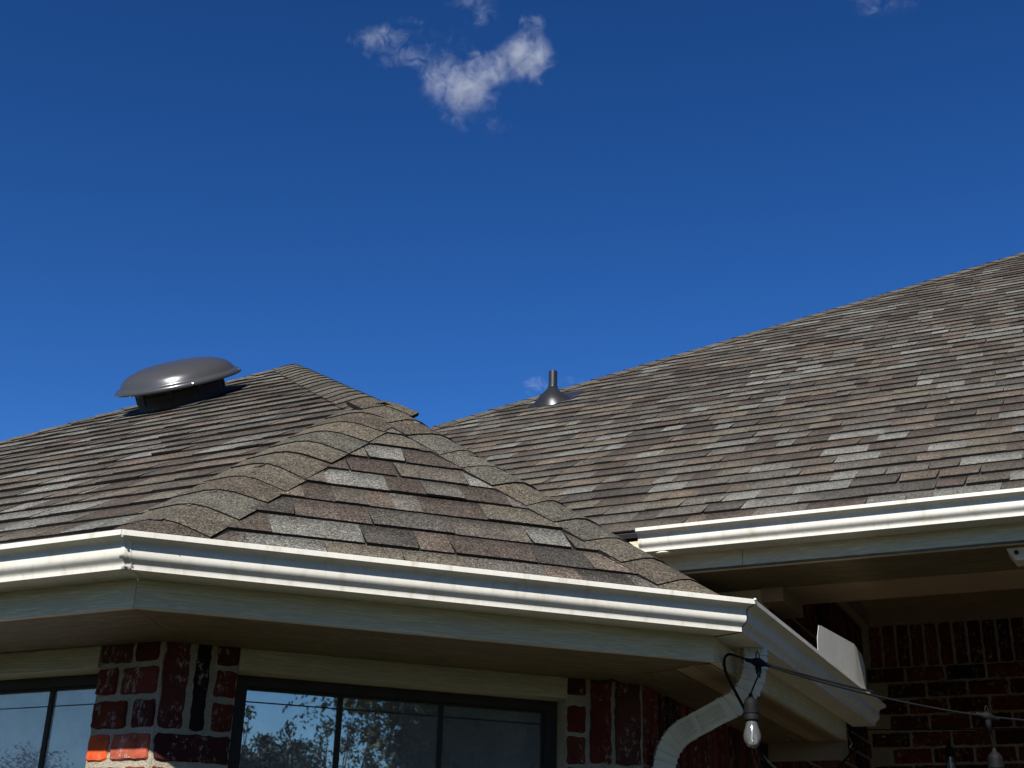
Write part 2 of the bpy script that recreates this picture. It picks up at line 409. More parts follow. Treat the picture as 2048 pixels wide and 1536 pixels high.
# slotted soffit vent strip: bars with open slots
mb = MB(); y = 4.02; xa, xb = -.9877 - .171, -.9877 - .245; z = H + ZS
mb.box((xb, 3.80, z + .012), (xa, 5.66, z + .016), 1)
yy = 3.80
while yy < 5.66:
    mb.box((xb + .012, yy, z), (xa - .012, yy + .013, z + .004)); yy += .0235
mb.box((xb, 3.80, z), (xb + .012, 5.66, z + .004)); mb.box((xa - .012, 3.80, z), (xa, 5.66, z + .004))
build('soffit_vent', mb, [SMOOTHB, DARK], house)
# closing trim at the far end of the return eave
mb = MB(); mb.box((-1.49, 5.665, z - .075), (-.9877 - .152, 5.70, z + .17)); build('eave_end_trim', mb, SMOOTHB, house)

# ------------------------------------------------------------------ walls
W1 = V(-2.5872, 2.955, 0); W2 = V(-1.4836, 4.0806, 0)
dW = (W2 - W1).normalized(); nW = V(dW.y, -dW.x, 0); LW = (W2 - W1).length
def q2(s_, z, o=0): return W1 + dW * s_ - nW * o + V(0, 0, H + z)      # s along the chamfer wall
def qb(x, z, o=0): return V(x, 2.955 + o, H + z)
ZW = ZS + .002                             # wall top, just inside soffit
# mortar bodies
def wall_box(name, a, b_, n, thick, z0, z1, label=None):
    """a, b_: face line end points in plan, body goes inward"""
    mb = MB(); a0, b0 = V(a.x, a.y, z0), V(b_.x, b_.y, z0)
    mb.obox(a0, b0 - a0, -n * thick, V(0, 0, z1 - z0)); o = build(name, mb, MOR, house)
    if label: o['label'] = label
    return o
rec = .007                                 # joints sit this far behind the brick faces
ZT = H + ZW
wallB1 = wall_box('wall', V(-9, 2.955 + rec, 0), V(-4.2, 2.955 + rec, 0), nB, .22, -EYE, ZT)
pier = MB()
a0 = W1 - nB * rec; a1 = W1 - nW * rec
# corner pier between the two windows
cx = V(-2.829, 2.955 + rec, 0); cs = q2(.2275, 0, rec); cs.z = 0
k = (nB + nW) / (1 + nB.dot(nW)); corner = W1 - k * rec; corner.z = 0
pts = [cx, corner, cs, cs - nW * .20, V(-2.829, 2.955 + .22, 0)]
def prism(mb, pts, z0, z1, m_=0):
    a = [V(p.x, p.y, z0) for p in pts]; b_ = [V(p.x, p.y, z1) for p in pts]
    mb.face(a[::-1], m_); mb.face(b_, m_)
    for i in range(len(pts)): mb.face([a[i], a[(i + 1) % len(pts)], b_[(i + 1) % len(pts)], b_[i]], m_)
prism(pier, pts, -EYE, ZT); pier1 = build('wall', pier, MOR, house); pier1['label'] = 'brick corner pier between the two windows'
pier = MB()
e0 = W1 + dW * 1.301 - nW * rec; kk = (nW + nC) / (1 + nW.dot(nC)); corner2 = W2 - kk * rec
pts = [e0, corner2, V(-1.4836 - rec, 5.40, 0), V(-1.4836 - .22, 5.40, 0), V(-1.70, 4.20, 0), e0 - nW * .2]
prism(pier, pts, -EYE, ZT)
prism(pier, [V(-1.4836 - rec, 5.4005, 0), V(-1.4836 - rec, 8.1, 0), V(-1.4836 - .22, 8.1, 0), V(-1.4836 - .22, 5.4005, 0)], -EYE, 1.834)
wallC = build('wall', pier, MOR, house); wallC['label'] = 'long brick return wall running into the porch'
# below the windows
mb = MB(); prism(mb, [cs, e0, e0 - nW * .2, cs - nW * .2], -EYE, H - 1.5); build('wall', mb, MOR, house)
mb = MB(); prism(mb, [V(-4.2, 2.962, 0), cx, V(-2.829, 3.16, 0), V(-4.2, 3.16, 0)], -EYE, H - 1.5); build('wall', mb, MOR, house)
YB = 8.1
mb = MB(); mb.box((-1.49, YB + rec, -EYE), (4.2, YB + .25, 1.84)); wallP = build('wall', mb, MOR, house); wallP['label'] = 'back wall of the shaded porch'
mb = MB(); mb.box((.9, 5.70, -EYE), (1.15, YB, 1.834)); build('wall', mb, MOR, house)  # added side wall, out of view, keeps light out of the porch

# ---- bricks
TONES = [(0.099, 0.018, 0.009), (0.082, 0.014, 0.007), (0.050, 0.010, 0.007), (0.117, 0.024, 0.012), (0.037, 0.009, 0.007), (0.074, 0.021, 0.014), (0.011, 0.006, 0.006)]
def brick_mb(P, U, Wv, n, wu, wz, seed, tone, pts_side=4, depth=.018, rough=.0035):
    """irregular tumbled face: P centre of face, half extents wu, wz"""
    mb = MB(); rr = random.Random(seed); ring = []
    def corner(u, v): return (u, v)
    cr = min(wu, wz) * .16
    out = []
    for (sx, sy) in ((-1, -1), (1, -1), (1, 1), (-1, 1)):
        nx = {(-1, -1): (1, -1), (1, -1): (1, 1), (1, 1): (-1, 1), (-1, 1): (-1, -1)}[(sx, sy)]
        c1 = (sx * wu, sy * (wz - cr)) if (sx, sy) in ((-1, -1), (1, 1)) else (sx * (wu - cr), sy * wz)
        c2 = (sx * (wu - cr), sy * wz) if (sx, sy) in ((-1, -1), (1, 1)) else (sx * wu, sy * (wz - cr))
        out.append(c1); out.append(c2)
        a, b_ = c2, {(-1, -1): (wu - cr, -wz), (1, -1): (wu, wz - cr), (1, 1): (-(wu - cr), wz), (-1, 1): (-wu, -(wz - cr))}[(sx, sy)]
        L = math.hypot(a[0] - b_[0], a[1] - b_[1]); N = max(1, int(round(L / (.055 if pts_side < 4 else .018))))
        for i in range(1, N): out.append((a[0] + (b_[0] - a[0]) * i / N, a[1] + (b_[1] - a[1]) * i / N))
    F0, F1, F2 = [], [], []
    for (u, v) in out:
        j = rr.gauss(0, rough) * .8; j2 = rr.gauss(0, rough) * .8
        jx = u + (j if abs(u) > wu * .9 else 0); jy = v + (j2 if abs(v) > wz * .9 else 0)
        q = P + U * jx + Wv * jy
        F0.append(P + U * (jx * (1 - .004 / wu)) + Wv * (jy * (1 - .004 / wz)) + n * (rr.uniform(-.001, .0012)))
        F1.append(q - n * .0045); F2.append(q - n * depth)
    mb.face(F0, colr=tone); mb.grid([F2, F1, F0], closed=True, colr=tone)
    return mb
BR = []   # (pixel size, args, parent)
def add_brick(P, U, Wv, n, wu, wz, parent, tone=None, d=None):
    x, y_, dep = proj(P)
    if dep < .3: return
    vis = -250 < x < 2300 and y_ < 1750 and (P.dot(n) < 0 or True)
    fac = abs((P.normalized()).dot(n)); px = (2528 / dep) ** 2 * wu * wz * 4 * fac
    if not (-30 < x < 2080 and y_ < 1570 and y_ > 900): px *= .001
    BR.append([px, P, U, Wv, n, wu, wz, parent, tone or rnd.choice(TONES)])
Z3 = V(0, 0, 1)
def bq(x0, x1, z0, z1, tone, par=None):     # on wall B
    j = rnd.uniform(-.002, .003)
    add_brick(qb((x0 + x1) / 2, (z0 + z1) / 2, -j), V(1, 0, 0), Z3, nB, (x1 - x0) / 2, (z1 - z0) / 2, par or pier1, tone)
def aq(s0, s1, z0, z1, tone, par=None):
    j = rnd.uniform(-.002, .003)
    add_brick(q2((s0 + s1) / 2, (z0 + z1) / 2, -j), dW, Z3, nW, (s1 - s0) / 2, (z1 - z0) / 2, par or pier1, tone)
T = TONES
rowsz = [(-.169, -.226), (-.243, -.322), (-.340, -.420), (-.437, -.513)] + [(-.532 - .097 * i, -.610 - .097 * i) for i in range(9)]
lay = [[(-2.828, -2.708), (-2.694, -2.605)], [(-2.829, -2.752), (-2.735, -2.597)], [(-2.829, -2.70), (-2.676, -2.594)], [(-2.829, -2.751), (-2.737, -2.596)], [(-2.829, -2.692), (-2.678, -2.600)]]
tn = [[T[5], T[2]], [T[0], T[3]], [T[1], T[2]], [(.50, .080, .018), (.36, .085, .038)], [T[2], T[3]]]  # the two bright tones carry the sunlit patch in their colour
for i, (zt, zb) in enumerate(rowsz):
    L_ = lay[i] if i < 5 else lay[1 + i % 2 * 2]; t_ = tn[i] if i < 5 else [rnd.choice(T), rnd.choice(T)]
    for (a, b_), t in zip(L_, t_): bq(a, b_, zb, zt, t)
aq(.010, .082, -.421, -.169, T[5]); aq(.102, .143, -.424, -.169, T[6])
for i in range(3): aq(.163, .226, rowsz[i][1], rowsz[i][0], (T[2], T[0], T[1])[i])
aq(.010, .226, rowsz[3][1], rowsz[3][0], T[4])
for i in range(4, 13):
    if i % 2: aq(.010, .226, rowsz[i][1], rowsz[i][0], rnd.choice(T))
    else: aq(.008, .098, rowsz[i][1], rowsz[i][0], T[1]); aq(.113, .226, rowsz[i][1], rowsz[i][0], rnd.choice(T))
# right pier
e = 1.301
for i in range(3): aq(e + .004, e + .067, rowsz[i][1] - .022 * (i > 0), rowsz[i][0] - .018 * (i > 0), (T[2], T[1], T[0])[i], wallC)
aq(e + .085, e + .160, -.437, -.169, T[1], wallC); aq(e + .174, LW - .008, -.437, -.169, T[5], wallC)
for i in range(4, 13):
    z1_, z0_ = rowsz[i][0] + .075, rowsz[i][1] + .075
    if i % 2: aq(e + .004, LW - .01, z0_, z1_, rnd.choice(T), wallC)
    else: aq(e + .004, e + .11, z0_, z1_, rnd.choice(T), wallC); aq(e + .125, LW - .01, z0_, z1_, rnd.choice(T), wallC)
# return wall: soldier course under the eave, then running bond
y = 4.0806 + .012; i = 0
while y < 8.05:
    zt = H + (ZW if y < 5.66 else 0)
    add_brick(V(-1.4836 + rnd.uniform(-.001, .003), y + .031, H + (-.425 - .170) / 2), V(0, 1, 0), Z3, nC, .031, .1265, wallC); y += .0765
for k_ in range(14):
    y = 4.0806 + .01 + (.105 if k_ % 2 else 0); zc = H - .479 - .097 * k_
    while y < 8.0:
        add_brick(V(-1.4836 + rnd.uniform(-.001, .003), y + .098, zc), V(0, 1, 0), Z3, nC, .098, .040, wallC); y += .211
for k_ in range(11):    # above the low eave, inside the porch
    y = 5.42 + (.105 if k_ % 2 else 0); zc = H - .118 + .097 * k_
    while y < 8.0:
        if zc < 1.5 : add_brick(V(-1.4836 + rnd.uniform(-.001, .003), y + .098, zc), V(0, 1, 0), Z3, nC, .098, .040, wallC)
        y += .211
y = 5.43
while y < 8.05:
    add_brick(V(-1.4836 + .001, y + .031, 1.60), V(0, 1, 0), Z3, nC, .031, .125, wallC); y += .0765
# porch back wall
x = -1.44
while x < 3.5: add_brick(V(x + .034, YB + rnd.uniform(-.003, .001), 1.600), V(1, 0, 0), Z3, nB, .034, .126, wallP); x += .0845
for k_ in range(30):
    x = -1.47 + (.118 if k_ % 2 else 0); zc = 1.424 - .0965 * k_
    while x < 3.5: add_brick(V(x + .11, YB + rnd.uniform(-.003, .001), zc), V(1, 0, 0), Z3, nB, .11, .0405, wallP); x += .236
# left window wall beyond the frame and the flank
for k_ in range(20):
    x = -8.9
    while x < -4.4: add_brick(V(x + .11, 2.955, H - .21 - .097 * k_), V(1, 0, 0), Z3, nB, .11, .040, wallB1); x += .236
BR.sort(key=lambda b_: -b_[0])
rest = MB()
for i, (px, P, U, Wv, n, wu, wz, par, tone) in enumerate(BR):
    near = px > 1500
    t = tuple(min(1, c * rnd.uniform(.85, 1.12)) for c in tone)
    m_ = brick_mb(P, U, Wv, n, wu, wz, i, t, 4 if near else 3, .016, .0022 if near else .0012)
    if i < 280: build('brick', m_, BRK, par, origin=P)
    else:
        b0 = len(rest.v); rest.v += m_.v; rest.f += [tuple(q + b0 for q in f) for f in m_.f]; rest.m += m_.m; rest.c += m_.c; rest.uv += m_.uv
tag(build('bricks', rest, BRK, house), kind='stuff')

# ------------------------------------------------------------------ windows
def bar(mb, a, b_, w1, w2, mat_=0):
    """square bar from a to b_, w1 = width vector, w2 = depth vector"""
    mb.obox(a - w1 / 2, b_ - a, w1, w2, mat_)
def window_chamfer():
    z0, z1 = H - 1.5, H - .239; off = .085
    w_ = build('window', frame_boxes([(q2(.2285, 0), q2(1.300, 0))], dW, nW, off, z0, z1), BRONZE, house)
    return w_
def frame_boxes(spans, d, n, off, z0, z1):
    mb = MB()
    for (a, b_) in spans:
        a = V(a.x, a.y, 0) - n * off; b_ = V(b_.x, b_.y, 0) - n * off
        mb.obox(a + V(0, 0, z1 - .030), b_ - a, -n * .05, V(0, 0, .030)); mb.obox(a + V(0, 0, z0), b_ - a, -n * .05, V(0, 0, .05))
        mb.obox(a + V(0, 0, z0 + .05), d * .040, -n * .05, V(0, 0, z1 - z0 - .08))
        mb.obox(b_ - d * .040 + V(0, 0, z0 + .05), d * .040, -n * .05, V(0, 0, z1 - z0 - .08))
        # small inner step of the sash
        mb.obox(a + V(0, 0, z1 - .037) - n * .02, b_ - a, -n * .02, V(0, 0, .0065))
        mb.obox(a + d * .0405 + V(0, 0, z0 + .05) - n * .02, d * .006, -n * .02, V(0, 0, z1 - z0 - .0875))
        mb.obox(b_ - d * .0465 + V(0, 0, z0 + .05) - n * .02, d * .006, -n * .02, V(0, 0, z1 - z0 - .0875))
    return mb
winA = window_chamfer(); winA['label'] = 'wide dark bronze window reflecting treetops'
winB = build('window', frame_boxes([(V(-4.2, 2.955, 0), V(-2.8295, 2.955, 0))], V(1, 0, 0), nB, .085, H - 1.5, H - .239), BRONZE, house); winB['label'] = 'window at the left edge with grey reflection'
mb = MB(); o1 = .118
mb.obox(q2(.270, -1.46, o1), dW * .99, -nW * .004, V(0, 0, 1.19)); build('pane', mb, GLASS, winA)
mb = MB(); mb.obox(V(-4.16, 2.955 + o1, H - 1.46), V(1.29, 0, 0), V(0, .004, 0), V(0, 0, 1.19)); build('pane', mb, GLASSB, winB)
mb = MB()
for s_ in (.5725, .905): bar(mb, q2(s_, -1.45, .110), q2(s_, -.270, .110), dW * .017, -nW * .007)
for z_ in (-.312,): bar(mb, q2(.27, z_, .1135), q2(1.26, z_, .1135), V(0, 0, .0028), -nW * .003)
build('muntin', mb, BRONZE, winA)
mb = MB()
for x_ in (-3.115, -3.55): mb.box((x_ - .009, 2.955 + .1105, H - 1.45), (x_ + .009, 2.955 + .1165, H - .27))
mb.box((-4.16, 2.955 + .1138, H - .3255), (-2.87, 2.955 + .1168, H - .3235))
build('muntin', mb, BRONZE, winB)
mb = MB()
for k_ in range(34):
    z_ = -.27 - .036 * k_
    mb.obox(q2(.265, z_ - .034, .175), dW * 1.0, -nW * .003, V(0, 0, .0335))
build('blind', mb, m_simple('dark_roller_shade', (.13, .135, .125), .9, var=.15, vs=5), winA)
mb = MB()
for k_ in range(34): mb.box((-4.19, 2.955 + .175, H - .304 - .036 * k_), (-2.84, 2.955 + .178, H - .2705 - .036 * k_))
build('blind', mb, BLIND, winB)
# frieze boards over the windows with a square return
def frieze(a, b_, d, n):
    mb = MB(); A0 = a + n * .0; L = (b_ - a).length; z1 = H + ZS - .0005; z0 = H - .238
    P = [a + V(0, 0, z1), a + V(0, 0, z0), a - n * .088 + V(0, 0, z0), a - n * .088 + V(0, 0, z1)]
    Q = [p + d * L for p in P]; uv = [0, .067, .155, .222, .31]
    for i in range(4):
        j = (i + 1) % 4; mb.face([P[i], Q[i], Q[j], P[j]], uvs=[(0, uv[i]), (L, uv[i]), (L, uv[i + 1]), (0, uv[i + 1])])
    mb.face(P, uvs=[(0, 0)] * 4); mb.face(Q[::-1], uvs=[(0, 0)] * 4)
    return build('frieze_board', mb, m_board('frieze_paint', (.44, .385, .25), 1.0), house)
a = q2(.2285, 0, -.003); a.z = 0; b_ = q2(1.300, 0, -.003); b_.z = 0; frieze(a, b_, dW, nW)
frieze(V(-4.2, 2.952, 0), V(-2.8305, 2.952, 0), V(1, 0, 0), nB)
# dark rooms behind the panes
mb = MB(); prism(mb, [V(-4.3, 3.25, 0), V(-2.75, 3.25, 0), q2(1.35, 0, .30), V(-1.72, 8.2, 0), V(-6, 8.2, 0), V(-6, 3.25, 0)], -1.55, H - .17)
build('room_lining', mb, DARK, house)

# ------------------------------------------------------------------ porch: soffit, beam, ceiling, boards, corner post
zp = HD - .167
mb = MB()
def bface(mb, pts, u, v):
    """planar board faces with UV from axes"""
    mb.face(pts, uvs=[(p.dot(u), p.dot(v)) for p in pts])
def bbox(mb, a, b_, axis):
    (x0, y0, z0), (x1, y1, z1) = a, b_
    P = [V(x, y, z) for z in (z0, z1) for y in (y0, y1) for x in (x0, x1)]
    X, Y, Z = V(1, 0, 0), V(0, 1, 0), V(0, 0, 1)
    for q, nn in (((0, 2, 3, 1), 2), ((4, 5, 7, 6), 2), ((0, 1, 5, 4), 1), ((2, 6, 7, 3), 1), ((0, 4, 6, 2), 0), ((1, 3, 7, 5), 0)):
        u = (X, Y, Z)[axis] if axis != nn else (Y if nn != 1 else X)
        vv = [ax for ii, ax in enumerate((X, Y, Z)) if ii != nn and ax != u][0]
        bface(mb, [P[k2] for k2 in q], u, vv)
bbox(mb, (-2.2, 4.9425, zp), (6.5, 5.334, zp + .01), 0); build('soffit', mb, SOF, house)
mb = MB(); bbox(mb, (-1.288, 5.336, zp - .002), (6.5, 5.665, zp + .26), 0); build('porch_beam', mb, SMOOTHB, house)
mb = MB(); bbox(mb, (-1.60, 5.324, .9), (-1.385, 5.43, zp - .001), 2); build('corner_post', mb, FAS, house)
mb = MB(); bbox(mb, (-1.384, 5.31, zp - .062), (-1.2885, 5.664, zp - .001), 1); build('ledger_board', mb, SMOOTHB, house)
zc_ = 1.836
mb = MB(); bbox(mb, (-1.48, 5.67, zc_), (3.6, YB, zc_ + .02), 0); build('porch_ceiling', mb, SMOOTHB, house)
mb = MB(); bbox(mb, (-1.43, YB - .022, 1.729), (3.6, YB - .004, zc_ - .001), 0); build('frieze_board', mb, SMOOTHB, house)
mb = MB(); bbox(mb, (-1.478, 5.67, 1.729), (-1.431, YB - .003, zc_ - .001), 1); build('frieze_board', mb, SMOOTHB, house)

# ------------------------------------------------------------------ roofs
EXP = .1425
def clip(poly, p, n):
    """keep the side where (x-p).n >= 0, 2-D"""
    out = []
    for i in range(len(poly)):
        a, b_ = poly[i], poly[(i + 1) % len(poly)]
        da = (a[0] - p[0]) * n[0] + (a[1] - p[1]) * n[1]; db = (b_[0] - p[0]) * n[0] + (b_[1] - p[1]) * n[1]
        if da >= 0: out.append(a)
        if (da >= 0) != (db >= 0):
            t = da / (da - db); out.append((a[0] + (b_[0] - a[0]) * t, a[1] + (b_[1] - a[1]) * t))
    return out
SHTON = [((0.121, 0.118, 0.103), 3.2), ((0.090, 0.083, 0.070), 6), ((0.059, 0.048, 0.039), 5), ((0.094, 0.076, 0.059), 4), ((0.073, 0.064, 0.052), 6), ((0.055, 0.050, 0.043), 2.5), ((0.131, 0.130, 0.115), 1.2), ((0.095, 0.084, 0.064), 2.5)]
def pick():
    t = rnd.random() * sum(w_ for _, w_ in SHTON)
    for c, w_ in SHTON:
        t -= w_
        if t < 0:
            g = rnd.uniform(.9, 1.1); return tuple(x * g for x in c)
    return SHTON[0][0]
TABS = []
class Slope:
    exp = EXP
    def __init__(s, name, O, e, u, polypts, seed):
        s.O, s.e, s.u = Vector(O), Vector(e).normalized(), Vector(u).normalized(); s.n = s.e.cross(s.u).normalized()
        if s.n.z < 0: s.n = -s.n
        s.poly = [((Vector(p) - s.O).dot(s.e), (Vector(p) - s.O).dot(s.u)) for p in polypts]
        A = sum(s.poly[i][0] * s.poly[(i + 1) % len(s.poly)][1] - s.poly[(i + 1) % len(s.poly)][0] * s.poly[i][1] for i in range(len(s.poly)))
        if A < 0: s.poly = s.poly[::-1]
        s.seed = seed
    def P(s, a, b_, h=0): return s.O + s.e * a + s.u * b_ + s.n * h
    def wav(s, a, b_):
        return .0022 * noise.noise(Vector((a * 1.7 + s.seed * 9, b_ * 2.1, 0))) + .0011 * noise.noise(Vector((a * 7 + s.seed * 5, b_ * 5, 3)))
    def deck(s, mb):
        top = [s.P(a, b_, -.004) for a, b_ in s.poly]; mb.face(top); bot = [p - s.n * .02 for p in top]; mb.face(bot[::-1])
        for i in range(len(top)): mb.face([top[i], bot[i], bot[(i + 1) % len(top)], top[(i + 1) % len(top)]])
    def tabs(s, t0=-.022, starter=True):
        poly = s.poly; ts = [p[1] for p in poly]; k = 0
        edges = [(poly[i], poly[(i + 1) % len(poly)]) for i in range(len(poly))]
        t = t0
        while t < max(ts):
            # s-range of this course
            band = clip(clip(poly, (0, max(t, .001)), (0, 1)), (0, t + s.exp), (0, -1)) if t > 0 else clip(poly, (0, s.exp), (0, -1))
            if len(band) < 3: t += s.exp; k += 1; continue
            s0, s1 = min(p[0] for p in band), max(p[0] for p in band)
            x = s0 - rnd.uniform(0, .2); up = rnd.random() < .5; last = None
            while x < s1:
                w_ = rnd.choice((.09, .12, .15, .18, .21, .25)) * rnd.uniform(.85, 1.15)
                if rnd.random() < .04: w_ = .03
                c = pick()
                tap = rnd.uniform(-.004, .010) if up else 0
                TABS.append((s, k, t, x, w_, up, c, tap)); x += w_; up = (not up) if rnd.random() < .8 else up
            t += s.exp; k += 1
def tab_mesh(s, k, t, x, w_, up, c, tap):
    c0 = c; jit = rnd.uniform(-.0016, .0016); lift = rnd.uniform(0, .0015) + (.004 if rnd.random() < .015 else 0)
    h0 = (.0108 if up else .0082) + lift; h1 = .0012
    tb = t + jit; tt = t + s.exp + .012
    q = [(x + tap, tb), (x + w_ - tap, tb), (x + w_ + (.0 if up else .0), tt), (x, tt)]
    if not up: q = [(x - .002, tb), (x + w_ + .002, tb), (x + w_ + .002, tt), (x - .002, tt)]
    N = max(1, int(w_ / .09)); base = [(q[0][0] + (q[1][0] - q[0][0]) * i / N, tb) for i in range(N + 1)]
    q = base + [q[2], q[3]]
    for i in range(len(s.poly)):
        a, b_ = s.poly[i], s.poly[(i + 1) % len(s.poly)]
        if abs(a[1]) < 1e-4 and abs(b_[1]) < 1e-4: continue         # eave edge: tabs overhang it
        ex, ey = b_[0] - a[0], b_[1] - a[1]
        q = clip(q, a, (-ey, ex))
        if len(q) < 3: return None
    mb = MB(); top = []; tb0 = min(p[1] for p in q)
    def hh(p): f = min(1, max(0, (p[1] - tb) / (tt - tb))); return h0 + (h1 - h0) * f + s.wav(p[0], round(t / s.exp) * .9) * 1.2
    top = [s.P(p[0], p[1], hh(p)) for p in q]
    bot = [s.P(p[0], p[1], max(hh(p) - (.0095 if up else .0072), -.004)) for p in q]
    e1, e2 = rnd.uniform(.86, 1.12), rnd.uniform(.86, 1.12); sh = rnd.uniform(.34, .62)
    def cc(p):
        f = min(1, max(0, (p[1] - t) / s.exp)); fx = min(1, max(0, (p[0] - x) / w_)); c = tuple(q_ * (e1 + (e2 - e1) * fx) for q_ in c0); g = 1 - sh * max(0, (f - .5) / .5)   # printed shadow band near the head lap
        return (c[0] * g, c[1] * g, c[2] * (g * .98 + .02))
    # split top into two bands so the blended band stays near the head
    tm = t + s.exp * .55
    lo = clip(q, (0, tm), (0, -1)); hi = clip(q, (0, tm), (0, 1))
    for part in (lo, hi):
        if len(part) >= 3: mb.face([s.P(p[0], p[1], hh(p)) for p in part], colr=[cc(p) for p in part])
    for i in range(len(q)):
        j = (i + 1) % len(q)
        if q[i][1] > tt - .001 and q[j][1] > tt - .001: continue
        mb.face([top[i], bot[i], bot[j], top[j]], mat=1)
    return mb
t1 = 1.4
c1 = V(-2.363, 2.547, H + ZE); c2 = V(-1.1147, 3.766, H + ZE); ap = V(-1.1147 - t1, 2.547 + t1, H + ZE + MS * t1)
pk = V(-4.26, 5.693, 3.018); cl = V(-7.406, 2.547, H + ZE)
uB = V(0, 1, MS); uC = V(-1, 0, MS)
nAp = (c2 - c1).cross(ap - c1).normalized(); uA = nAp.cross((c2 - c1).normalized());
if uA.z < 0: uA = -uA
vz = lambda x, y_: H + ZE + MS * (-1.1147 - x)
SB = Slope('B', (cl.x, 2.547, H + ZE), (1, 0, 0), uB, [cl, c1, ap, pk], 1)
SA = Slope('A', c1, c2 - c1, uA, [c1, c2, ap], 2)
v1 = V(-2.015, 4.919, vz(-2.015, 0)); v2 = V(-3.52, 6.43, vz(-3.52, 0))
SC = Slope('C', c2, (0, 1, 0), uC, [c2, V(-1.1147, 4.919, H + ZE), v1, ap], 3)
SC2 = Slope('C', c2, (0, 1, 0), uC, [ap, v1, v2, pk], 3)
SC3 = Slope('C', c2, (0, 1, 0), uC, [V(-1.1147, 4.919, H + ZE), V(-1.1147, 5.82, H + ZE), V(-2.015, 5.82, v1.z), v1], 3)
hp = V(-.35, 11.27, 5.757); hl = V(-6.95, 4.919 , HD + ZE)
pl = V(-4.60, 7.60 - .0, HD + ZE + MS * (7.60 - 4.919))
SD = Slope('D', (-6.95, 4.919, HD + ZE), (1, 0, 0), uB, [V(-7.3, 4.919, HD + ZE), V(7.5, 4.919, HD + ZE), V(7.5, 11.27, hp.z), hp], 4)
SD.exp = .1485
# hidden backs so that no light leaks and side views stay closed
roof_mb = MB()
for s_ in (SB, SA, SC, SC2, SC3, SD): s_.deck(roof_mb)
roof_mb.face([cl, pk, V(-7.406, 9.5, H + ZE)]); roof_mb.face([pk, V(-3.52, 6.43, 2.53), V(-4.5, 8.2, 2.0), V(-7.406, 9.5, H + ZE)])
roof_mb.face([V(-7.3, 4.919, HD + ZE), hp, V(-7.3, 17.5, HD + ZE)]); roof_mb.face([hp, V(7.5, 11.27, hp.z), V(7.5, 17.6, HD + ZE), V(-7.3, 17.6, HD + ZE)])
roof = build('roof', roof_mb, DECK, house, origin=V(-3, 5, 1))
for s_, t0 in ((SA, -.040), (SB, -.03), (SD, .0095 - .1485 * 0), (SC, -.03), (SC2, -.03), (SC3, -.03)): s_.tabs(t0)
scored = []
for T_ in TABS:
    s_, k_, t, x, w_, up, c, tap = T_
    P = s_.P(x + w_ / 2, t + s_.exp / 2); X, Y, D_ = proj(P)
    ok = D_ > .5 and -80 < X < 2130 and 480 < Y < 1250
    fac = abs(P.normalized().dot(s_.n)); area = (2528 / max(D_, .5)) ** 2 * w_ * s_.exp * fac if ok else 0
    if s_ in (SC, SC2, SC3): area *= .001
    inp = True
    scored.append((area, T_))
scored.sort(key=lambda q: -q[0])
rest = MB(); cnt = 0
for area, T_ in scored:
    if area == 0 and T_[0] is SD and T_[3] > 1.0 and rnd.random() < 0: continue
    m_ = tab_mesh(*T_)
    if m_ is None or not m_.f: continue
    if cnt < 296: build('shingle', m_, [SH, BUTT], roof, origin=V(*m_.v[0])); cnt += 1
    else:
        b0 = len(rest.v); rest.v += m_.v; rest.f += [tuple(q + b0 for q in f) for f in m_.f]; rest.m += m_.m; rest.c += m_.c; rest.uv += m_.uv
tag(build('shingles', rest, [SH, BUTT], roof, origin=V(-3, 5, 1)), kind='stuff')

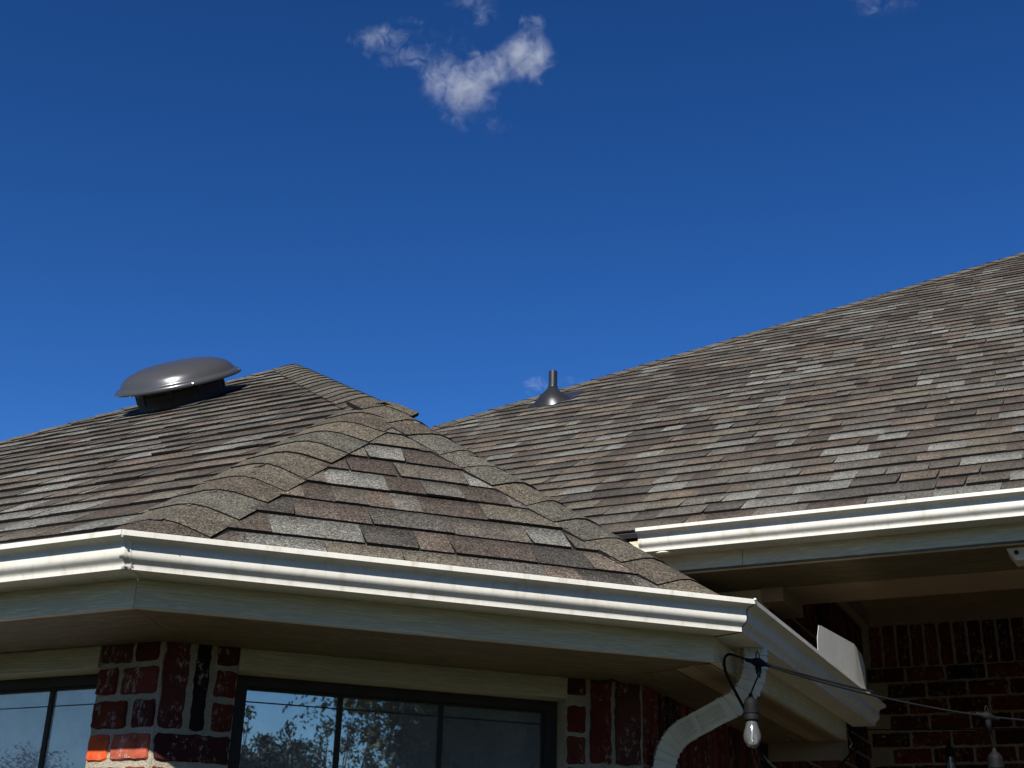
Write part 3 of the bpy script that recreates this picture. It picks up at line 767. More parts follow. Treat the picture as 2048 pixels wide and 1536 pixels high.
# ---- hip caps: rectangular pieces bent over the hip, lapped upwards
CAPT = [(.076, .068, .052), (.066, .056, .043), (.082, .075, .060), (.060, .050, .039), (.084, .072, .053), (.070, .067, .054)]
def caps(a, b_, nl, nr, wing=.150, seedk=0, start=0.0, exp=.152, thick=.0048, top=None, skip=0, visible=True):
    """hip from a (low) to b_ (high); nl, nr = normals of the two slopes"""
    d = (b_ - a).normalized(); L = (b_ - a).length
    sl = nl.cross(d).normalized(); sr = nr.cross(d).normalized()
    if sl.dot(nr) > 0: sl = -sl
    if sr.dot(nl) > 0: sr = -sr
    up = (nl + nr).normalized(); k_ = 0; t = start
    out = []
    um = MB(); rr_ = []
    for tt in (0, L * .25, L * .5, L * .75, L):
        row = []
        for s_v, nn, f in ((sl, nl, 1), (sl, nl, .5), (None, None, 0), (sr, nr, .5), (sr, nr, 1)):
            jit = rnd.uniform(-.003, .003)
            row.append(a + d * tt + (up * .001 if s_v is None else s_v * ((wing + .006 + jit) * f) + nn * .0040))
        rr_.append(row)
    um.grid(rr_); um.grid([[r_[0] for r_ in rr_], [r_[0] - nl * .010 for r_ in rr_]]); um.grid([[r_[4] for r_ in rr_], [r_[4] - nr * .010 for r_ in rr_]])
    build('cap_underlay', um, BUTT, roof)
    while t < L - .02:
        yawx = rnd.uniform(-.012, .012); g = rnd.uniform(.92, 1.08); col_ = tuple(x * g for x in rnd.choice(CAPT)); mb = MB()
        tl = min(exp + .05, L - t + .01); wl = wing + rnd.uniform(-.004, .004); wr = wing + rnd.uniform(-.004, .004); yaw = yawx
        ang = [(-1, 1.0), (-1, .62), (-1, .30), (-1, .12), (0, 0), (1, .12), (1, .30), (1, .62), (1, 1.0)]
        rows_t, rows_b = [], []
        lift0 = .0175 + rnd.uniform(-.001, .0022); lift1 = .0115
        for q in (0, .35, .7, 1.0):
            tt = t + tl * q; lf = lift0 + (lift1 - lift0) * q; rt, rb = [], []
            for (sd, f) in ang:
                s_v, nn, ww = (sl, nl, wl) if sd < 0 else (sr, nr, wr)
                base = a + d * (tt + yaw * sd * f * 2)
                if sd == 0: p = base + up * (lf - .006); nn = up
                else:
                    p = base + s_v * (ww * f) + nn * (lf - (.0045 * (f ** 2)))
                    if f < .2: p = p - up * .0035; nn = (nn + up).normalized()
                rt.append(p); rb.append(p - nn * thick)
            rows_t.append(rt); rows_b.append(rb)
        g = lambda q: tuple(x * q for x in col_)
        for i in range(3):
            for j in range(8):
                mb.face([rows_t[i][j], rows_t[i][j + 1], rows_t[i + 1][j + 1], rows_t[i + 1][j]], 0, colr=col_)
        for j in range(8): mb.face([rows_b[0][j], rows_b[0][j + 1], rows_t[0][j + 1], rows_t[0][j]], 1)
        for i in range(3):
            for j in (0, 8):
                lo = [rows_b[i][j] - (nl if j == 0 else nr) * .011, rows_b[i + 1][j] - (nl if j == 0 else nr) * .008]
                mb.face([lo[0], rows_t[i][j], rows_t[i + 1][j], lo[1]], 1)
        o_ = build('ridge_cap', mb, [SH, BUTT], roof, origin=a + d * t)
        out.append(o_); t += exp; k_ += 1
    return out
caps(c1 - (ap - c1).normalized() * .03, ap + (ap - c1).normalized() * .02, SB.n, SA.n)
caps(c2 - (ap - c2).normalized() * .03, ap + (ap - c2).normalized() * .03, SA.n, SC.n)
caps(ap - (pk - ap).normalized() * .055, pk, SB.n, SC.n, wing=.142)
nLB = V(-1, 0, 1 / MS).normalized(); nLB = V(-MS, 0, 1).normalized()
caps(cl + (pk - cl) * .30, pk - (pk - cl).normalized() * .05, nLB, SB.n, exp=.15, wing=.12)
hdir = (hp - V(-7.3, 4.919, HD + ZE)); nLD = V(-MS, .08, 1).normalized()
caps(V(-7.3, 4.919, HD + ZE) + hdir * .32, hp + hdir.normalized() * .02, nLD, SD.n, exp=.15, wing=.16)
caps(hp, V(7.5, 11.27, hp.z), SD.n, V(0, MS, 1).normalized(), exp=.14)
# a lapped pair of patch shingles where three hips meet, with a small star-shaped nail spot
#DETAILS
# ------------------------------------------------------------------ roof vent
nR = SB.n
vc = V(-4.405, 4.935, 2.515)
vent = empty('roof_vent', vc, 'low round brown-grey metal dome vent standing on the left roof slope', 'roof vent')
mb = MB(); ax = nR
uu = V(1, 0, 0); vv = nR.cross(uu).normalized()
axd = (nR + RT * .045).normalized()
def tilt_ring(r, z, n=56):
    u2 = (uu - axd * uu.dot(axd)).normalized(); v2 = axd.cross(u2)
    return [vc + nR * .108 + axd * (z - .108) + u2 * (r * math.cos(a)) + v2 * (r * math.sin(a)) for a in [2 * math.pi * i / n for i in range(n)]]
def dome_ring(r, z, n=56):
    return [vc + nR * (z - (.042 if z > .14 else .012 if z > .08 else 0)) + uu * (r * math.cos(a)) + vv * (r * math.sin(a)) for a in [2 * math.pi * i / n for i in range(n)]]
RD = .335
prof = [(RD, .106), (RD + .004, .109), (RD - .004, .124), (RD - .010, .130), (RD - .022, .1325), (RD - .026, .134), (RD - .030, .140), (RD - .040, .158), (RD - .060, .178), (RD - .092, .196), (RD - .135, .211), (RD - .19, .221), (RD - .26, .226), (.0001, .228)]
mb.grid([tilt_ring(r, z) for r, z in prof], closed=True)
mb.grid([tilt_ring(RD, .106), tilt_ring(RD - .01, .108), tilt_ring(RD - .05, .126), tilt_ring(.05, .15)], closed=True)
d_ = build('dome', mb, VENTM, vent, smooth=True)
for a in range(6):
    an = a * math.pi / 3 + .35
    p = vc + nR * .114 + (uu * math.cos(an) + vv * math.sin(an)) * (RD + .001)
    mb = MB(); mb.lathe(p, (uu * math.cos(an) + vv * math.sin(an)) * .8 - nR * .3, [(.006, 0), (.006, .004), (.004, .007), (0, .007)], 6); build('screw', mb, SCREW, d_)
mb = MB(); RB = .235
mb.grid([dome_ring(RB + .03, .004), dome_ring(RB + .004, .008), dome_ring(RB, .012), dome_ring(RB, .085), dome_ring(RB + .004, .087), dome_ring(RB + .004, .092), dome_ring(RB - .004, .093)], closed=True)
build('base', mb, VENTD, vent, smooth=True)
mb = MB(); fl = [vc + nR * .009 + uu * x + vv * y_ for x, y_ in ((-.27, -.26), (.27, -.26), (.27, .26), (-.27, .26))]
mb.obox(fl[0], fl[1] - fl[0], fl[3] - fl[0], nR * .0015); build('flashing', mb, VENTD, vent)
mb = MB()   # expanded-metal screen: crossing thin bars round the throat
N = 120
for i in range(N):
    a0 = 2 * math.pi * i / N
    for sgn in (1, -1):
        a1_ = a0 + sgn * 2 * math.pi / N * 1.5
        p = vc + nR * .074 + (uu * math.cos(a0) + vv * math.sin(a0)) * (RB - .003); q = vc + nR * .113 + (uu * math.cos(a1_) + vv * math.sin(a1_)) * (RB - .003)
        w_ = (uu * -math.sin(a0) + vv * math.cos(a0)) * .0030; o_ = (uu * math.cos(a0) + vv * math.sin(a0)) * .0015
        mb.face([p - w_, p + w_, q + w_, q - w_]); mb.face([p - w_ - o_, q - w_ - o_, q + w_ - o_, p + w_ - o_])
build('screen', mb, SCREEN, vent)
mb = MB(); mb.grid([dome_ring(.12, .02, 24), dome_ring(.12, .17, 24)], closed=True); build('motor_housing', mb, DARK, vent)
for an in (-2.6, -1.9, -1.15, -.45, .4, 2.2):
    rdl = uu * math.cos(an) + vv * math.sin(an); tg = nR.cross(rdl)
    mb = MB(); mb.obox(vc + nR * .040 + rdl * (RB + .001) - tg * .014, tg * .028, rdl * .004, nR * .075); build('bracket', mb, VENTD, vent)

# ------------------------------------------------------------------ plumbing vent
pc = V(-3.535, 7.87, HD + ZE + MS * (7.87 - 4.919))
pipe = empty('plumbing_vent', pc, 'short dark plumbing pipe with cone flashing on the right roof slope', 'vent pipe')
mb = MB(); r_ = .032
mb.lathe(pc + V(0, 0, .03), V(0, 0, 1), [(r_, 0), (r_, .212), (r_ - .005, .212), (r_ - .005, .08), (.001, .08)], 24); build('pipe', mb, PIPEM, pipe, smooth=False)
pz = pipe.children if False else None
mb = MB(); k2 = V(0, 0, 1)
rows = []
for f, r0, lift in ((0, .150, .006), (.25, .128, .022), (.5, .102, .045), (.78, .066, .074), (.92, .044, .096), (1.0, .0345, .115)):
    ring = []
    for i in range(32):
        a = 2 * math.pi * i / 32; hor = V(math.cos(a), math.sin(a), 0)
        sl = V(1, 0, 0) * math.cos(a) + V(0, 1, MS).normalized() * math.sin(a)
        dirn = sl.lerp(hor, f); ring.append(pc + dirn * r0 + (SD.n.lerp(k2, f)) * lift)
    rows.append(ring)
mb.grid(rows, closed=True); build('flashing_cone', mb, PIPEM, pipe, smooth=True)
mb = MB(); mb.lathe(pc + V(0, 0, .112), V(0, 0, 1), [(.036, 0), (.0375, .003), (.036, .010), (.0325, .012)], 24); build('collar', mb, PIPEM, pipe, smooth=True)
mb = MB(); o_ = pc - V(1, 0, 0) * .16 - V(0, 1, MS).normalized() * .10 + SD.n * .0085
mb.obox(o_, V(.34, 0, 0), V(0, 1, MS).normalized() * .34, SD.n * .0015); build('flashing_plate', mb, PIPEM, pipe)

# ------------------------------------------------------------------ downspout
ctrl = [(-1.078, 4.005, .8085), (-1.078, 4.005, .672), (-1.447, 4.158, .545), (-1.447, 4.158, -1.45)]
def path_pts():
    P = [Vector(c) for c in ctrl]; out = [(P[0], 0)]
    for i in (1, 2):
        a, b_, c = P[i - 1], P[i], P[i + 1]; r1 = (.12, .12)[i - 1]
        s_ = b_ + (a - b_).normalized() * r1; e_ = b_ + (c - b_).normalized() * r1
        n_ = int((s_ - out[-1][0]).length / .012) + 1; st = out[-1][0]
        for k in range(1, n_ + 1): out.append((st.lerp(s_, k / n_), 0))
        for k in range(1, 97):
            f = k / 96; out.append((s_.lerp(b_, f).lerp(b_.lerp(e_, f), f), k))
    st = out[-1][0]
    for k in range(1, 30): out.append((st.lerp(P[3], k / 29), 0))
    return out
pp = path_pts(); mb = MB(); rows = []
hw, hd = .037, .028
def section(crimp):
    pts = []; n_ = 44
    def side(a, b_, nrm, flutes):
        for i in range(n_):
            f = i / n_; p = (a[0] + (b_[0] - a[0]) * f, a[1] + (b_[1] - a[1]) * f); dpt = 0
            if flutes and crimp < .5:
                for fc in flutes:
                    if abs(f - fc) < .028: dpt = -.0035
            pts.append((p[0] + nrm[0] * dpt, p[1] + nrm[1] * dpt))
    side((-hw, -hd), (hw, -hd), (0, -1), (.2, .32, .44, .56, .68, .8)); side((hw, -hd), (hw, hd), (1, 0), (.5,)); side((hw, hd), (-hw, hd), (0, 1), (.2, .32, .44, .56, .68, .8)); side((-hw, hd), (-hw, -hd), (-1, 0), (.5,))
    return pts
X0 = V(1, -.0, 0); prev = None
acc = V(-.8, -.45, 0)
for k, (p, cf) in enumerate(pp):
    t = (pp[min(k + 1, len(pp) - 1)][0] - pp[max(k - 1, 0)][0]).normalized()
    wv = V(.87, .49, 0) if False else V(-.475, .88, 0).cross(V(0, 0, 1)).normalized()
    # wide face looks along the bend axis; the narrow one faces the bend
    side_ = t.cross(V(-.475, .88, 0)).normalized(); bx = side_.cross(t).normalized()
    sc_ = 1.0
    if cf:
        ph = (cf / 96 * 6) % 1.0; sc_ = 1.09 if ph < .14 else (.92 if ph < .26 else 1.0)
    if k > len(pp) - 30: pass
    rows.append([p + side_ * (x * sc_) + bx * (y_ * sc_) for x, y_ in section(1 if cf else 0)])
mb.grid(rows, closed=True); 
down = build('downspout', mb, m_simple('downspout_paint', (.55, .515, .41), .5, var=.10, vs=9), house)
down.data.polygons.foreach_set('use_smooth', [True] * len(down.data.polygons))
try: down.data.set_sharp_from_angle(angle=R(30))
except Exception: pass
# joint band in the middle of the slanted piece, and small screws
pm = Vector(ctrl[1]).lerp(Vector(ctrl[2]), .55); td = (Vector(ctrl[2]) - Vector(ctrl[1])).normalized(); s2 = td.cross(V(-.475, .88, 0)).normalized(); b2 = s2.cross(td).normalized()
mb = MB(); rows = [[pm + td * q + s2 * (x * g) + b2 * (y_ * g) for x, y_ in section(1)] for q, g in ((-.002, 1.0), (-.001, 1.035), (.020, 1.03), (.021, 1.0))]
mb.grid(rows, closed=True); build('joint_band', mb, down.data.materials[0], down)
mb = MB(); mb.lathe(V(-1.44 + .018, 4.20 - .052, .40), V(.475, -.88, 0), [(.006, 0), (.006, .003), (.003, .005), (0, .005)], 8); build('screw', mb, SCREW, down)

# ------------------------------------------------------------------ string light
def sag(a, b_, s_, n=24):
    a, b_ = Vector(a), Vector(b_); return [a.lerp(b_, k / n) - V(0, 0, s_ * 4 * (k / n) * (1 - k / n)) for k in range(n + 1)]
K0 = V(-1.105, 3.845, .765); K1 = V(-1.041, 3.912, .748); K2 = V(-.430, 4.391, .627); K3 = V(.9, 5.3, .66)
st = empty('string_light', K1, 'black patio string light hooked at the gutter corner, clear bulb hanging before the downspout', 'string light')
mb = MB(); mb.tube(sag(K0, K1, .001, 6) + sag(K1, K2, .018)[1:] + sag(K2, K3, .03, 30)[1:], .0034, 8)
pth = [p + V(0, 0, .0045) for p in sag(K1, V(-.742, 4.154, .678), .004, 14)]
mb.tube(pth, .0036, 8)
build('cable', mb, BLACKR, st, smooth=True)
mb = MB(); tail = [K0 + V(0, 0, 0), V(-1.118, 3.842, .766), V(-1.130, 3.846, .752), V(-1.134, 3.86, .72), V(-1.122, 3.90, .675), V(-1.112, 3.95, .635), V(-1.108, 4.06, .58), V(-1.115, 4.12, .52), V(-1.10, 4.14, .49), V(-1.05, 4.18, .435), V(-.99, 4.2, .395), V(-.95, 4.25, .30)]
def smoothp(P, it=3):
    for _ in range(it):
        Q = [P[0]]
        for a, b_ in zip(P, P[1:]): Q += [a.lerp(b_, .25), a.lerp(b_, .75)]
        Q.append(P[-1]); P = Q
    return P
mb.tube(smoothp([Vector(p) for p in tail]), .0048, 8); build('cable_tail', mb, BLACKR, st, smooth=True)
def holder(T, hang, bulb_len_label=None):
    """connector body, loop, pendant lead, socket, bulb, filament"""
    dcb = (K2 - K1).normalized(); mb = MB()
    mb.lathe(T - dcb * .042, dcb, [(.004, 0), (.0065, .004), (.007, .018), (.012, .030), (.0145, .038), (.0145, .048), (.011, .056), (.007, .066), (.0065, .080), (.004, .084)], 14)
    mb.lathe(T, V(.02, 0, -1), [(.011, 0), (.0095, .022), (.0085, .034), (.0055, .036), (.005, .046), (0, .046)], 12)
    lp = [T + dcb * (.0055 * math.cos(a)) + V(0, 0, .021 + .012 * math.sin(a)) for a in [math.pi * q / 8 for q in range(-1, 10)]]
    lp = [T + dcb * .0055 + V(0, 0, .008)] + lp + [T - dcb * .0055 + V(0, 0, .008)]
    mb.tube(lp, .0018, 6); build('connector', mb, BLACKR, st, smooth=True)
    top = T + V(0, 0, -.040); S = T + hang; mb = MB(); mb.tube(sag(top, S, -.002, 8), .0026, 8); build('pendant_lead', mb, BLACKR, st, smooth=True)
    ax = (V(0, 0, -1) + V(hang.x, hang.y, 0) * .15).normalized()
    so = MB(); so.lathe(S - ax * .004, ax, [(.003, 0), (.006, .003), (.007, .010), (.017, .020), (.0215, .026), (.0222, .034), (.0222, .052), (.0245, .054), (.0245, .062), (.0225, .064), (.0225, .068), (.024, .070), (.0235, .082), (.021, .084), (.0, .084)], 28)
    s_ob = build('socket', so, BLACKR, st, smooth=True)
    try: s_ob.data.set_sharp_from_angle(angle=R(40))
    except Exception: pass
    b0 = S + ax * .078; bm = MB()
    bm.lathe(b0, ax, [(.0165, 0), (.0175, .010), (.0205, .022), (.0250, .036), (.0275, .048), (.0272, .058), (.0245, .068), (.0190, .077), (.0110, .083), (.004, .0855), (.0001, .086)], 28)
    b_ob = build('bulb', bm, BULB, st, smooth=True)
    fm = MB(); fm.tube([b0 + ax * .004, b0 + ax * .030 + V(.001, 0, 0), b0 + ax * .058 + V(-.002, 0, 0), b0 + ax * .064 + V(.001, 0, 0)], [.0042, .0024, .0012, .0018], 8)
    build('filament', fm, LEAD, b_ob, smooth=True)
holder(K1, V(-.036, .028, -.092)); holder(K2, V(.006, .03, -.098))
# clip and nail that hold the cable on the fascia
mb = MB(); mb.tube([K0 + V(-.018, 0, -.022), K0 + V(-.016, -.002, -.006), K0 + V(-.004, -.003, .007), K0 + V(.006, 0, .004)], .0013, 6); build('hook', mb, SCREW, st)
st2 = empty('string_light', V(-.825, 6.5, .78), 'small far bulb of a second string light, deep in the shaded porch', 'string light')
mb = MB(); mb.tube(sag(V(-1.47, 6.3, .87), V(2.5, 6.9, .95), .04, 20), .003, 6); build('cable', mb, BLACKR, st2)
S = V(-.825, 6.5, .80); mb = MB(); mb.lathe(S, V(0, 0, -1), [(.004, -.03), (.008, 0), (.018, .01), (.02, .05), (0, .05)], 16); build('socket', mb, BLACKR, st2, smooth=True)
mb = MB(); mb.lathe(S - V(0, 0, .048), V(0, 0, -1), [(.015, 0), (.02, .02), (.026, .045), (.022, .066), (.01, .08), (.0001, .083)], 20); b_ = build('bulb', mb, BULB, st2, smooth=True)
mb = MB(); mb.tube([S - V(0, 0, .052), S - V(0, 0, .09), S - V(0, 0, .115)], [.005, .003, .001], 8); build('filament', mb, LEAD, b_, smooth=True)
# cord at the far end of the return fascia, looped to a hook
fe = V(-1.112, 5.60, .735)
cord = empty('hanging_cord', fe, 'black cord looped on a hook at the far end of the return eave', 'cord')
mb = MB(); lp = [fe + V(.012 + .02 * math.cos(a), .01, -.035 + .02 * math.sin(a)) for a in [2 * math.pi * q / 14 for q in range(14)]]
mb.tube(smoothp([fe + V(.004, 0, .03), fe + V(.006, 0, -.02)] + lp + [fe + V(-.02, .02, -.08), fe + V(-.09, .04, -.15), fe + V(-.2, .06, -.25), fe + V(-.32, .08, -.42)], 2), .005, 7); build('cord', mb, BLACKR, cord, smooth=True)
mb = MB(); mb.tube([fe + V(0, -.005, .0), fe + V(.012, -.012, -.03), fe + V(.0, -.015, -.045)], .0018, 6); build('hook', mb, SCREW, cord)
# floodlight head tucked behind the high fascia
fl_ = empty('floodlight', V(-.30, 5.06, zp - .03), 'small beige fixture under the porch soffit at the right edge', 'light fixture')
mb = MB(); a = V(-.335, 4.99, zp - .002)
rows = [[V(x, y_, z_) for x, y_, z_ in ((-.352, 5.00, zp - .002), (-.352, 5.16, zp - .002), (.05, 5.10, zp - .002), (.05, 4.96, zp - .002))],
        [V(x, y_, z_) for x, y_, z_ in ((-.328, 5.03, zp - .042), (-.328, 5.13, zp - .042), (.05, 5.06, zp - .058), (.05, 5.0, zp - .058))]]
mb.grid(rows, closed=True); mb.face(rows[1]); build('housing', mb, WHITEP, fl_)
mb = MB(); mb.lathe(V(-.318, 5.0, zp - .020), V(0, -1, -.2), [(.009, 0), (.009, .006), (.004, .006), (.004, .001), (0, .001)], 10); build('knockout', mb, DARK, fl_)

# ------------------------------------------------------------------ ground and patio
def sheet(name, pts, m_, kind='structure'):
    mb = MB(); mb.face(pts); o_ = build(name, mb, m_, origin=V(0, 0, -EYE)); return tag(o_, kind=kind)
m_, n, l, b = mat('lawn'); vec, rn = objvec(n, l, False)
g = noi(n, l, vec, .8, 6, .7); g2_ = noi(n, l, vec, 30, 4, .7)
l.new(mix(n, l, 1.0, ramp(n, l, g, [(.3, (.030, .036, .012)), (.6, (.045, .048, .016)), (.8, (.058, .052, .022))]), ramp(n, l, g2_, [(.3, (.6, .6, .6)), (.7, (1.2, 1.2, 1.1))]), 'MULTIPLY'), b.inputs['Base Color']); b.inputs['Roughness'].default_value = .95
bump(n, l, g2_, 1, .05, b)
S_ = 900
sheet('ground', [V(-S_, -S_, -EYE), V(S_, -S_, -EYE), V(S_, S_, -EYE), V(-S_, S_, -EYE)], m_)
sheet('patio', [V(-1.48, 4.3, -EYE + .03), V(3.7, 4.3, -EYE + .03), V(3.7, 8.1, -EYE + .03), V(-1.48, 8.1, -EYE + .03)], m_simple('patio_concrete', (.06, .05, .035), .9, var=.25, vs=5))

# ------------------------------------------------------------------ trees in the yard behind the camera (oak and shrubs show in the windows)
LEAF = m_simple('tree_leaf', (.06, .085, .035), .8, var=.45, vs=1.2, spec=.2)
LEAF2 = m_simple('shrub_leaf', (.055, .075, .032), .8, var=.5, vs=2, spec=.25)
BARK = m_simple('bark', (.10, .075, .05), .9, var=.3)
def leaf_cloud(name, blobs, n_leaf, size, parent, m_, seed):
    rr = random.Random(seed); mb = MB(); tot = sum(b_[3] ** 2 for b_ in blobs)
    for (x, y_, z_, r0) in blobs:
        for _ in range(int(n_leaf * r0 * r0 / tot)):
            d = Vector((rr.gauss(0, 1), rr.gauss(0, 1), rr.gauss(0, 1))).normalized(); rad = r0 * (rr.random() ** .4) * (1 + .28 * noise.noise(d * 2.3 + Vector((x, y_, z_))))
            c = Vector((x, y_, z_)) + Vector((d.x, d.y, d.z * .9)) * rad
            a = Vector((rr.gauss(0, 1), rr.gauss(0, 1), rr.gauss(0, 1))).normalized(); b_ = a.orthogonal().normalized(); s_ = size * rr.uniform(.6, 1.4)
            mb.face([c - a * s_, c + b_ * s_ * .42, c + a * s_, c - b_ * s_ * .42])
    return build(name, mb, m_, parent)
def tree(name, base, h, blobs, n_leaf, size, label, cat, seed, lm=None):
    t_ = empty(name, base, label, cat); rr = random.Random(seed); mb = MB(); base = Vector(base)
    top = base + V(0, 0, h * .8); mb.tube([base, base.lerp(top, .35) + V(.1, .1, 0), base.lerp(top, .7), top], [h * .03, h * .022, h * .013, h * .004], 8)
    for (x, y_, z_, r0) in blobs:
        s_ = base.lerp(top, rr.uniform(.3, .7)); mb.tube([s_, s_.lerp(Vector((x, y_, z_)), .55) + V(0, 0, .1), Vector((x, y_, z_))], [h * .010, h * .006, h * .002], 6)
    build('trunk', mb, BARK, t_, smooth=True); leaf_cloud('crown', blobs, n_leaf, size, t_, lm or LEAF, seed)
    if cat == 'tree': leaf_cloud('inner_foliage', [(a_, b_, c_, d_ * .72) for a_, b_, c_, d_ in blobs], 9000, .26, t_, LEAF, seed + 1)
    return t_
TREESPOT = None
def mirror_dir(P, n_): d = Vector(P).normalized(); return d - n_ * 2 * d.dot(n_)
# reflected lines of sight fix where the trees stand: from a pane point, out into the yard
pa = q2(.66, -.40, .118); ra = mirror_dir(pa, nW)
def out_at(s_, z_, dist):
    p = q2(s_, z_, .118); r_ = mirror_dir(p, nW); k_ = dist / math.hypot(r_.x, r_.y); return p + r_ * k_
def out_b(x_, z_, dist):
    p = V(x_, 2.955 + .118, H + z_); r_ = mirror_dir(p, nB); k_ = dist / math.hypot(r_.x, r_.y); return p + r_ * k_
big = out_at(1.02, -.35, 30.0)
edge = out_at(.66, -.35, 30.0); lat = (big - edge); lat.z = 0; wd = lat.length
bx, by = big.x, big.y
rr = random.Random(5); bl = []
for i in range(34):
    a = rr.uniform(0, 6.28); q = rr.random() ** .5; bl.append((bx + math.cos(a) * wd * .95 * q, by + math.sin(a) * wd * .95 * q, rr.uniform(-.6, 12.5), rr.uniform(1.9, 3.2)))
tree('oak_tree', (bx, by, -EYE), 14, bl, 130000, .062, 'tall dense tree in the yard, mirrored in the right half of the wide window', 'tree', 3)
for i, (s_, dist, dz) in enumerate(((.27, 11, .10), (.36, 12, -.04), (.45, 11.5, -.02), (.54, 11, .06))):
    c_ = out_at(s_, -.47, dist); rr = random.Random(20 + i)
    bl = [(c_.x + rr.uniform(-.45, .45), c_.y + rr.uniform(-.45, .45), c_.z - .15 - rr.random() * 2.0 + dz, rr.uniform(.30, .55)) for _ in range(16)]
    bl += [(c_.x + rr.uniform(-.5, .5), c_.y + rr.uniform(-.5, .5), c_.z + rr.uniform(.05, .35) + dz, .10) for _ in range(6)]
    tree('garden_shrub', (c_.x, c_.y, -EYE), 2.4, bl, 20000, .026, ('leafy shrub with upright sprigs, mirrored lowest at the left side of the wide window', 'low leafy shrub second from the left in the wide window reflection', 'round leafy shrub in the middle of the wide window reflection', 'taller leafy shrub beside the big tree in the wide window reflection')[i], 'shrub', 40 + i, LEAF2)
for i, (x_, dist) in enumerate(((-3.35, 13), (-3.05, 14), (-2.92, 12))):
    c_ = out_b(x_, -.50, dist); rr = random.Random(70 + i)
    bl = [(c_.x + rr.uniform(-.9, .9), c_.y + rr.uniform(-.5, .5), c_.z - .25 - rr.random() * 2.0, rr.uniform(.30, .6)) for _ in range(16)]
    tree('hedge_shrub', (c_.x, c_.y, -EYE), 2.4, bl, 14000, .028, ('bushy hedge plant mirrored at the far left of the left window', 'bushy hedge plant mirrored in the middle of the left window', 'bushy hedge plant mirrored beside the pier in the left window')[i], 'shrub', 90 + i, LEAF2)

bl = []; rr = random.Random(12)  # added unseen trees that keep low sky light off porch and return gutter
for i in range(46):
    a = R(rr.uniform(152, 208)); dd = rr.uniform(13, 18); az = a
    bl.append((dd * math.sin(az) - .5, dd * math.cos(az), rr.uniform(-1.2, 7.5), rr.uniform(1.4, 2.3)))
for i in range(44):
    az = R(rr.uniform(50, 96)); dd = rr.uniform(11, 16)
    bl.append((dd * math.sin(az), dd * math.cos(az), rr.uniform(-1.2, 7.5), rr.uniform(1.2, 2.0)))
tl = leaf_cloud('sky_blocker_trees', bl, 90000, .09, None, LEAF, 77); tag(tl, kind='stuff')

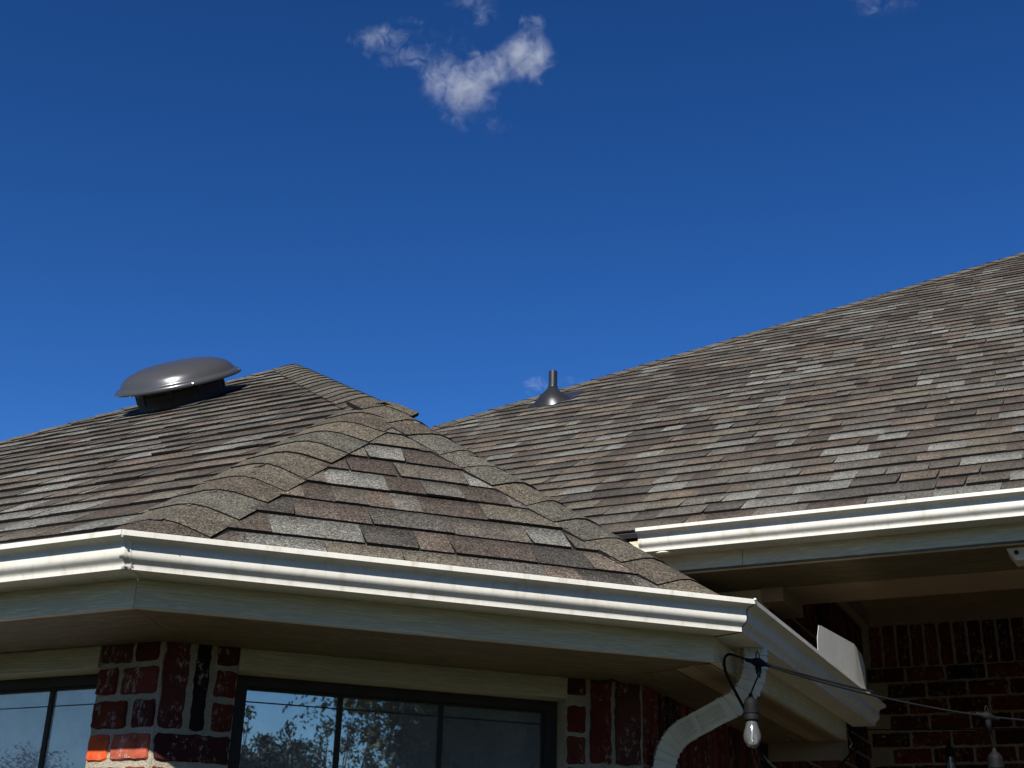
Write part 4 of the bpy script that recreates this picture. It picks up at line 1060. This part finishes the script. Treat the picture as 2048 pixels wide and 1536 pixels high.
# ------------------------------------------------------------------ clouds: real volumes far away
def cloud(name, cx, cy, dist, size_px, blobs, dens, label, seed, thresh=.30):
    """blobs in picture-independent local units; the box stands square to the line of sight at this distance"""
    d = (F * 2528.88 + RT * (cx - 1024) - UU * (cy - 768)); d = d / 2528.88 * dist
    k_ = dist / 2528.88; w_, h_ = size_px[0] * k_, size_px[1] * k_
    me = bpy.data.meshes.new(name); X, Y, Z = w_ / 2, h_ / 2, h_ * .32
    vs = [(x, y_, z_) for z_ in (-Z, Z) for y_ in (-Y, Y) for x in (-X, X)]
    me.from_pydata(vs, [], [(0, 2, 3, 1), (4, 5, 7, 6), (0, 1, 5, 4), (2, 6, 7, 3), (0, 4, 6, 2), (1, 3, 7, 5)])
    ob = bpy.data.objects.new(name, me); col.objects.link(ob)
    mm = Matrix((RT, UU, -F)).transposed().to_4x4(); mm.translation = d + UP; ob.matrix_world = mm
    m = bpy.data.materials.new(name + '_vapour'); m.use_nodes = True; n = m.node_tree.nodes; l = m.node_tree.links; n.clear()
    out = n.new('ShaderNodeOutputMaterial'); pv = n.new('ShaderNodeVolumePrincipled'); l.new(pv.outputs[0], out.inputs['Volume'])
    pv.inputs['Color'].default_value = (1, 1, 1, 1); pv.inputs['Anisotropy'].default_value = -.2
    tc = n.new('ShaderNodeTexCoord'); sc1 = n.new('ShaderNodeVectorMath'); sc1.operation = 'SCALE'; sc1.inputs['Scale'].default_value = 1 / (k_ * 100)
    l.new(tc.outputs['Object'], sc1.inputs[0])                     # unit = 100 picture pixels worth of metres
    wn = n.new('ShaderNodeTexNoise'); wn.inputs['Scale'].default_value = 1.7; wn.inputs['Detail'].default_value = 3; l.new(sc1.outputs[0], wn.inputs['Vector'])
    sb = n.new('ShaderNodeVectorMath'); sb.operation = 'SUBTRACT'; l.new(wn.outputs['Color'], sb.inputs[0]); sb.inputs[1].default_value = (.5, .5, .5)
    s2_ = n.new('ShaderNodeVectorMath'); s2_.operation = 'SCALE'; s2_.inputs['Scale'].default_value = .55; l.new(sb.outputs[0], s2_.inputs[0])
    ad = n.new('ShaderNodeVectorMath'); ad.operation = 'ADD'; l.new(sc1.outputs[0], ad.inputs[0]); l.new(s2_.outputs[0], ad.inputs[1])
    tot = None
    for (bx_, by_, rx, ry, amp) in blobs:
        su = n.new('ShaderNodeVectorMath'); su.operation = 'SUBTRACT'; l.new(ad.outputs[0], su.inputs[0]); su.inputs[1].default_value = (bx_, by_, 0)
        dv = n.new('ShaderNodeVectorMath'); dv.operation = 'DIVIDE'; l.new(su.outputs[0], dv.inputs[0]); dv.inputs[1].default_value = (rx * 1.25, ry * 1.25, min(rx, ry) * 1.1)
        ln = n.new('ShaderNodeVectorMath'); ln.operation = 'DOT_PRODUCT'; l.new(dv.outputs[0], ln.inputs[0]); l.new(dv.outputs[0], ln.inputs[1])
        f = mathn(n, l, 'MULTIPLY', mathn(n, l, 'SUBTRACT', 1.0, ln.outputs['Value'], True), amp)
        tot = f if tot is None else mathn(n, l, 'MAXIMUM', tot, f)
    fn = n.new('ShaderNodeTexNoise'); fn.inputs['Scale'].default_value = 3.0; fn.inputs['Detail'].default_value = 10; fn.inputs['Roughness'].default_value = .70; fn.inputs['Distortion'].default_value = .8
    mp_ = n.new('ShaderNodeMapping'); mp_.inputs['Location'].default_value = (seed, seed * 2, 0); l.new(sc1.outputs[0], mp_.inputs['Vector']); l.new(mp_.outputs[0], fn.inputs['Vector'])
    f = mathn(n, l, 'ADD', tot, mathn(n, l, 'MULTIPLY', mathn(n, l, 'SUBTRACT', fn.outputs['Fac'], .5), 3.4))
    f = mathn(n, l, 'MULTIPLY', mathn(n, l, 'SUBTRACT', f, thresh), 1.0, True)
    f = mathn(n, l, 'MULTIPLY', f, mathn(n, l, 'MULTIPLY', tot, 3.0, True))
    f = mathn(n, l, 'MULTIPLY', f, mathn(n, l, 'GREATER_THAN', tot, .001))
    f = mathn(n, l, 'MULTIPLY', mathn(n, l, 'MULTIPLY', f, f), dens / (k_ * 100)); l.new(f, pv.inputs['Density'])
    me.materials.append(m)
    m.cycles.volume_step_rate = .25
    return tag(ob, label, 'cloud')
cloud('cloud', 915, 122, 900, (520, 330), [(-1.55, .42, .62, .34, .85), (-.95, .15, .7, .36, .75), (-1.0, .62, .4, .25, .5), (-.2, .35, .9, .4, .3), (-.35, -.25, .55, .50, .8), (.10, -.55, .75, .55, 1.15), (.75, -.15, .8, .42, 1.1), (1.35, .05, .62, .55, 1.15), (1.5, .55, .3, .45, .7), (.25, 1.35, .65, .35, .7), (.55, .95, .35, .4, .6), (0, -1.1, .5, .35, .62), (.7, -1.25, .5, .25, .5)], 1.45, 'ragged white cloud high in the middle of the sky', 3.1)
cloud('cloud', 1105, 772, 1400, (180, 60), [(-.3, 0, .28, .2, .8), (.35, .1, .3, .15, .6)], 1.2, 'tiny wisp of cloud just behind the plumbing pipe', 7.7)
cloud('cloud', 1760, 25, 1400, (240, 130), [(0, .2, .8, .35, .62)], .8, 'faint veil of cloud near the upper right edge', 9.1)
for o_ in bpy.data.objects:
    if '_o' in o_: del o_['_o']
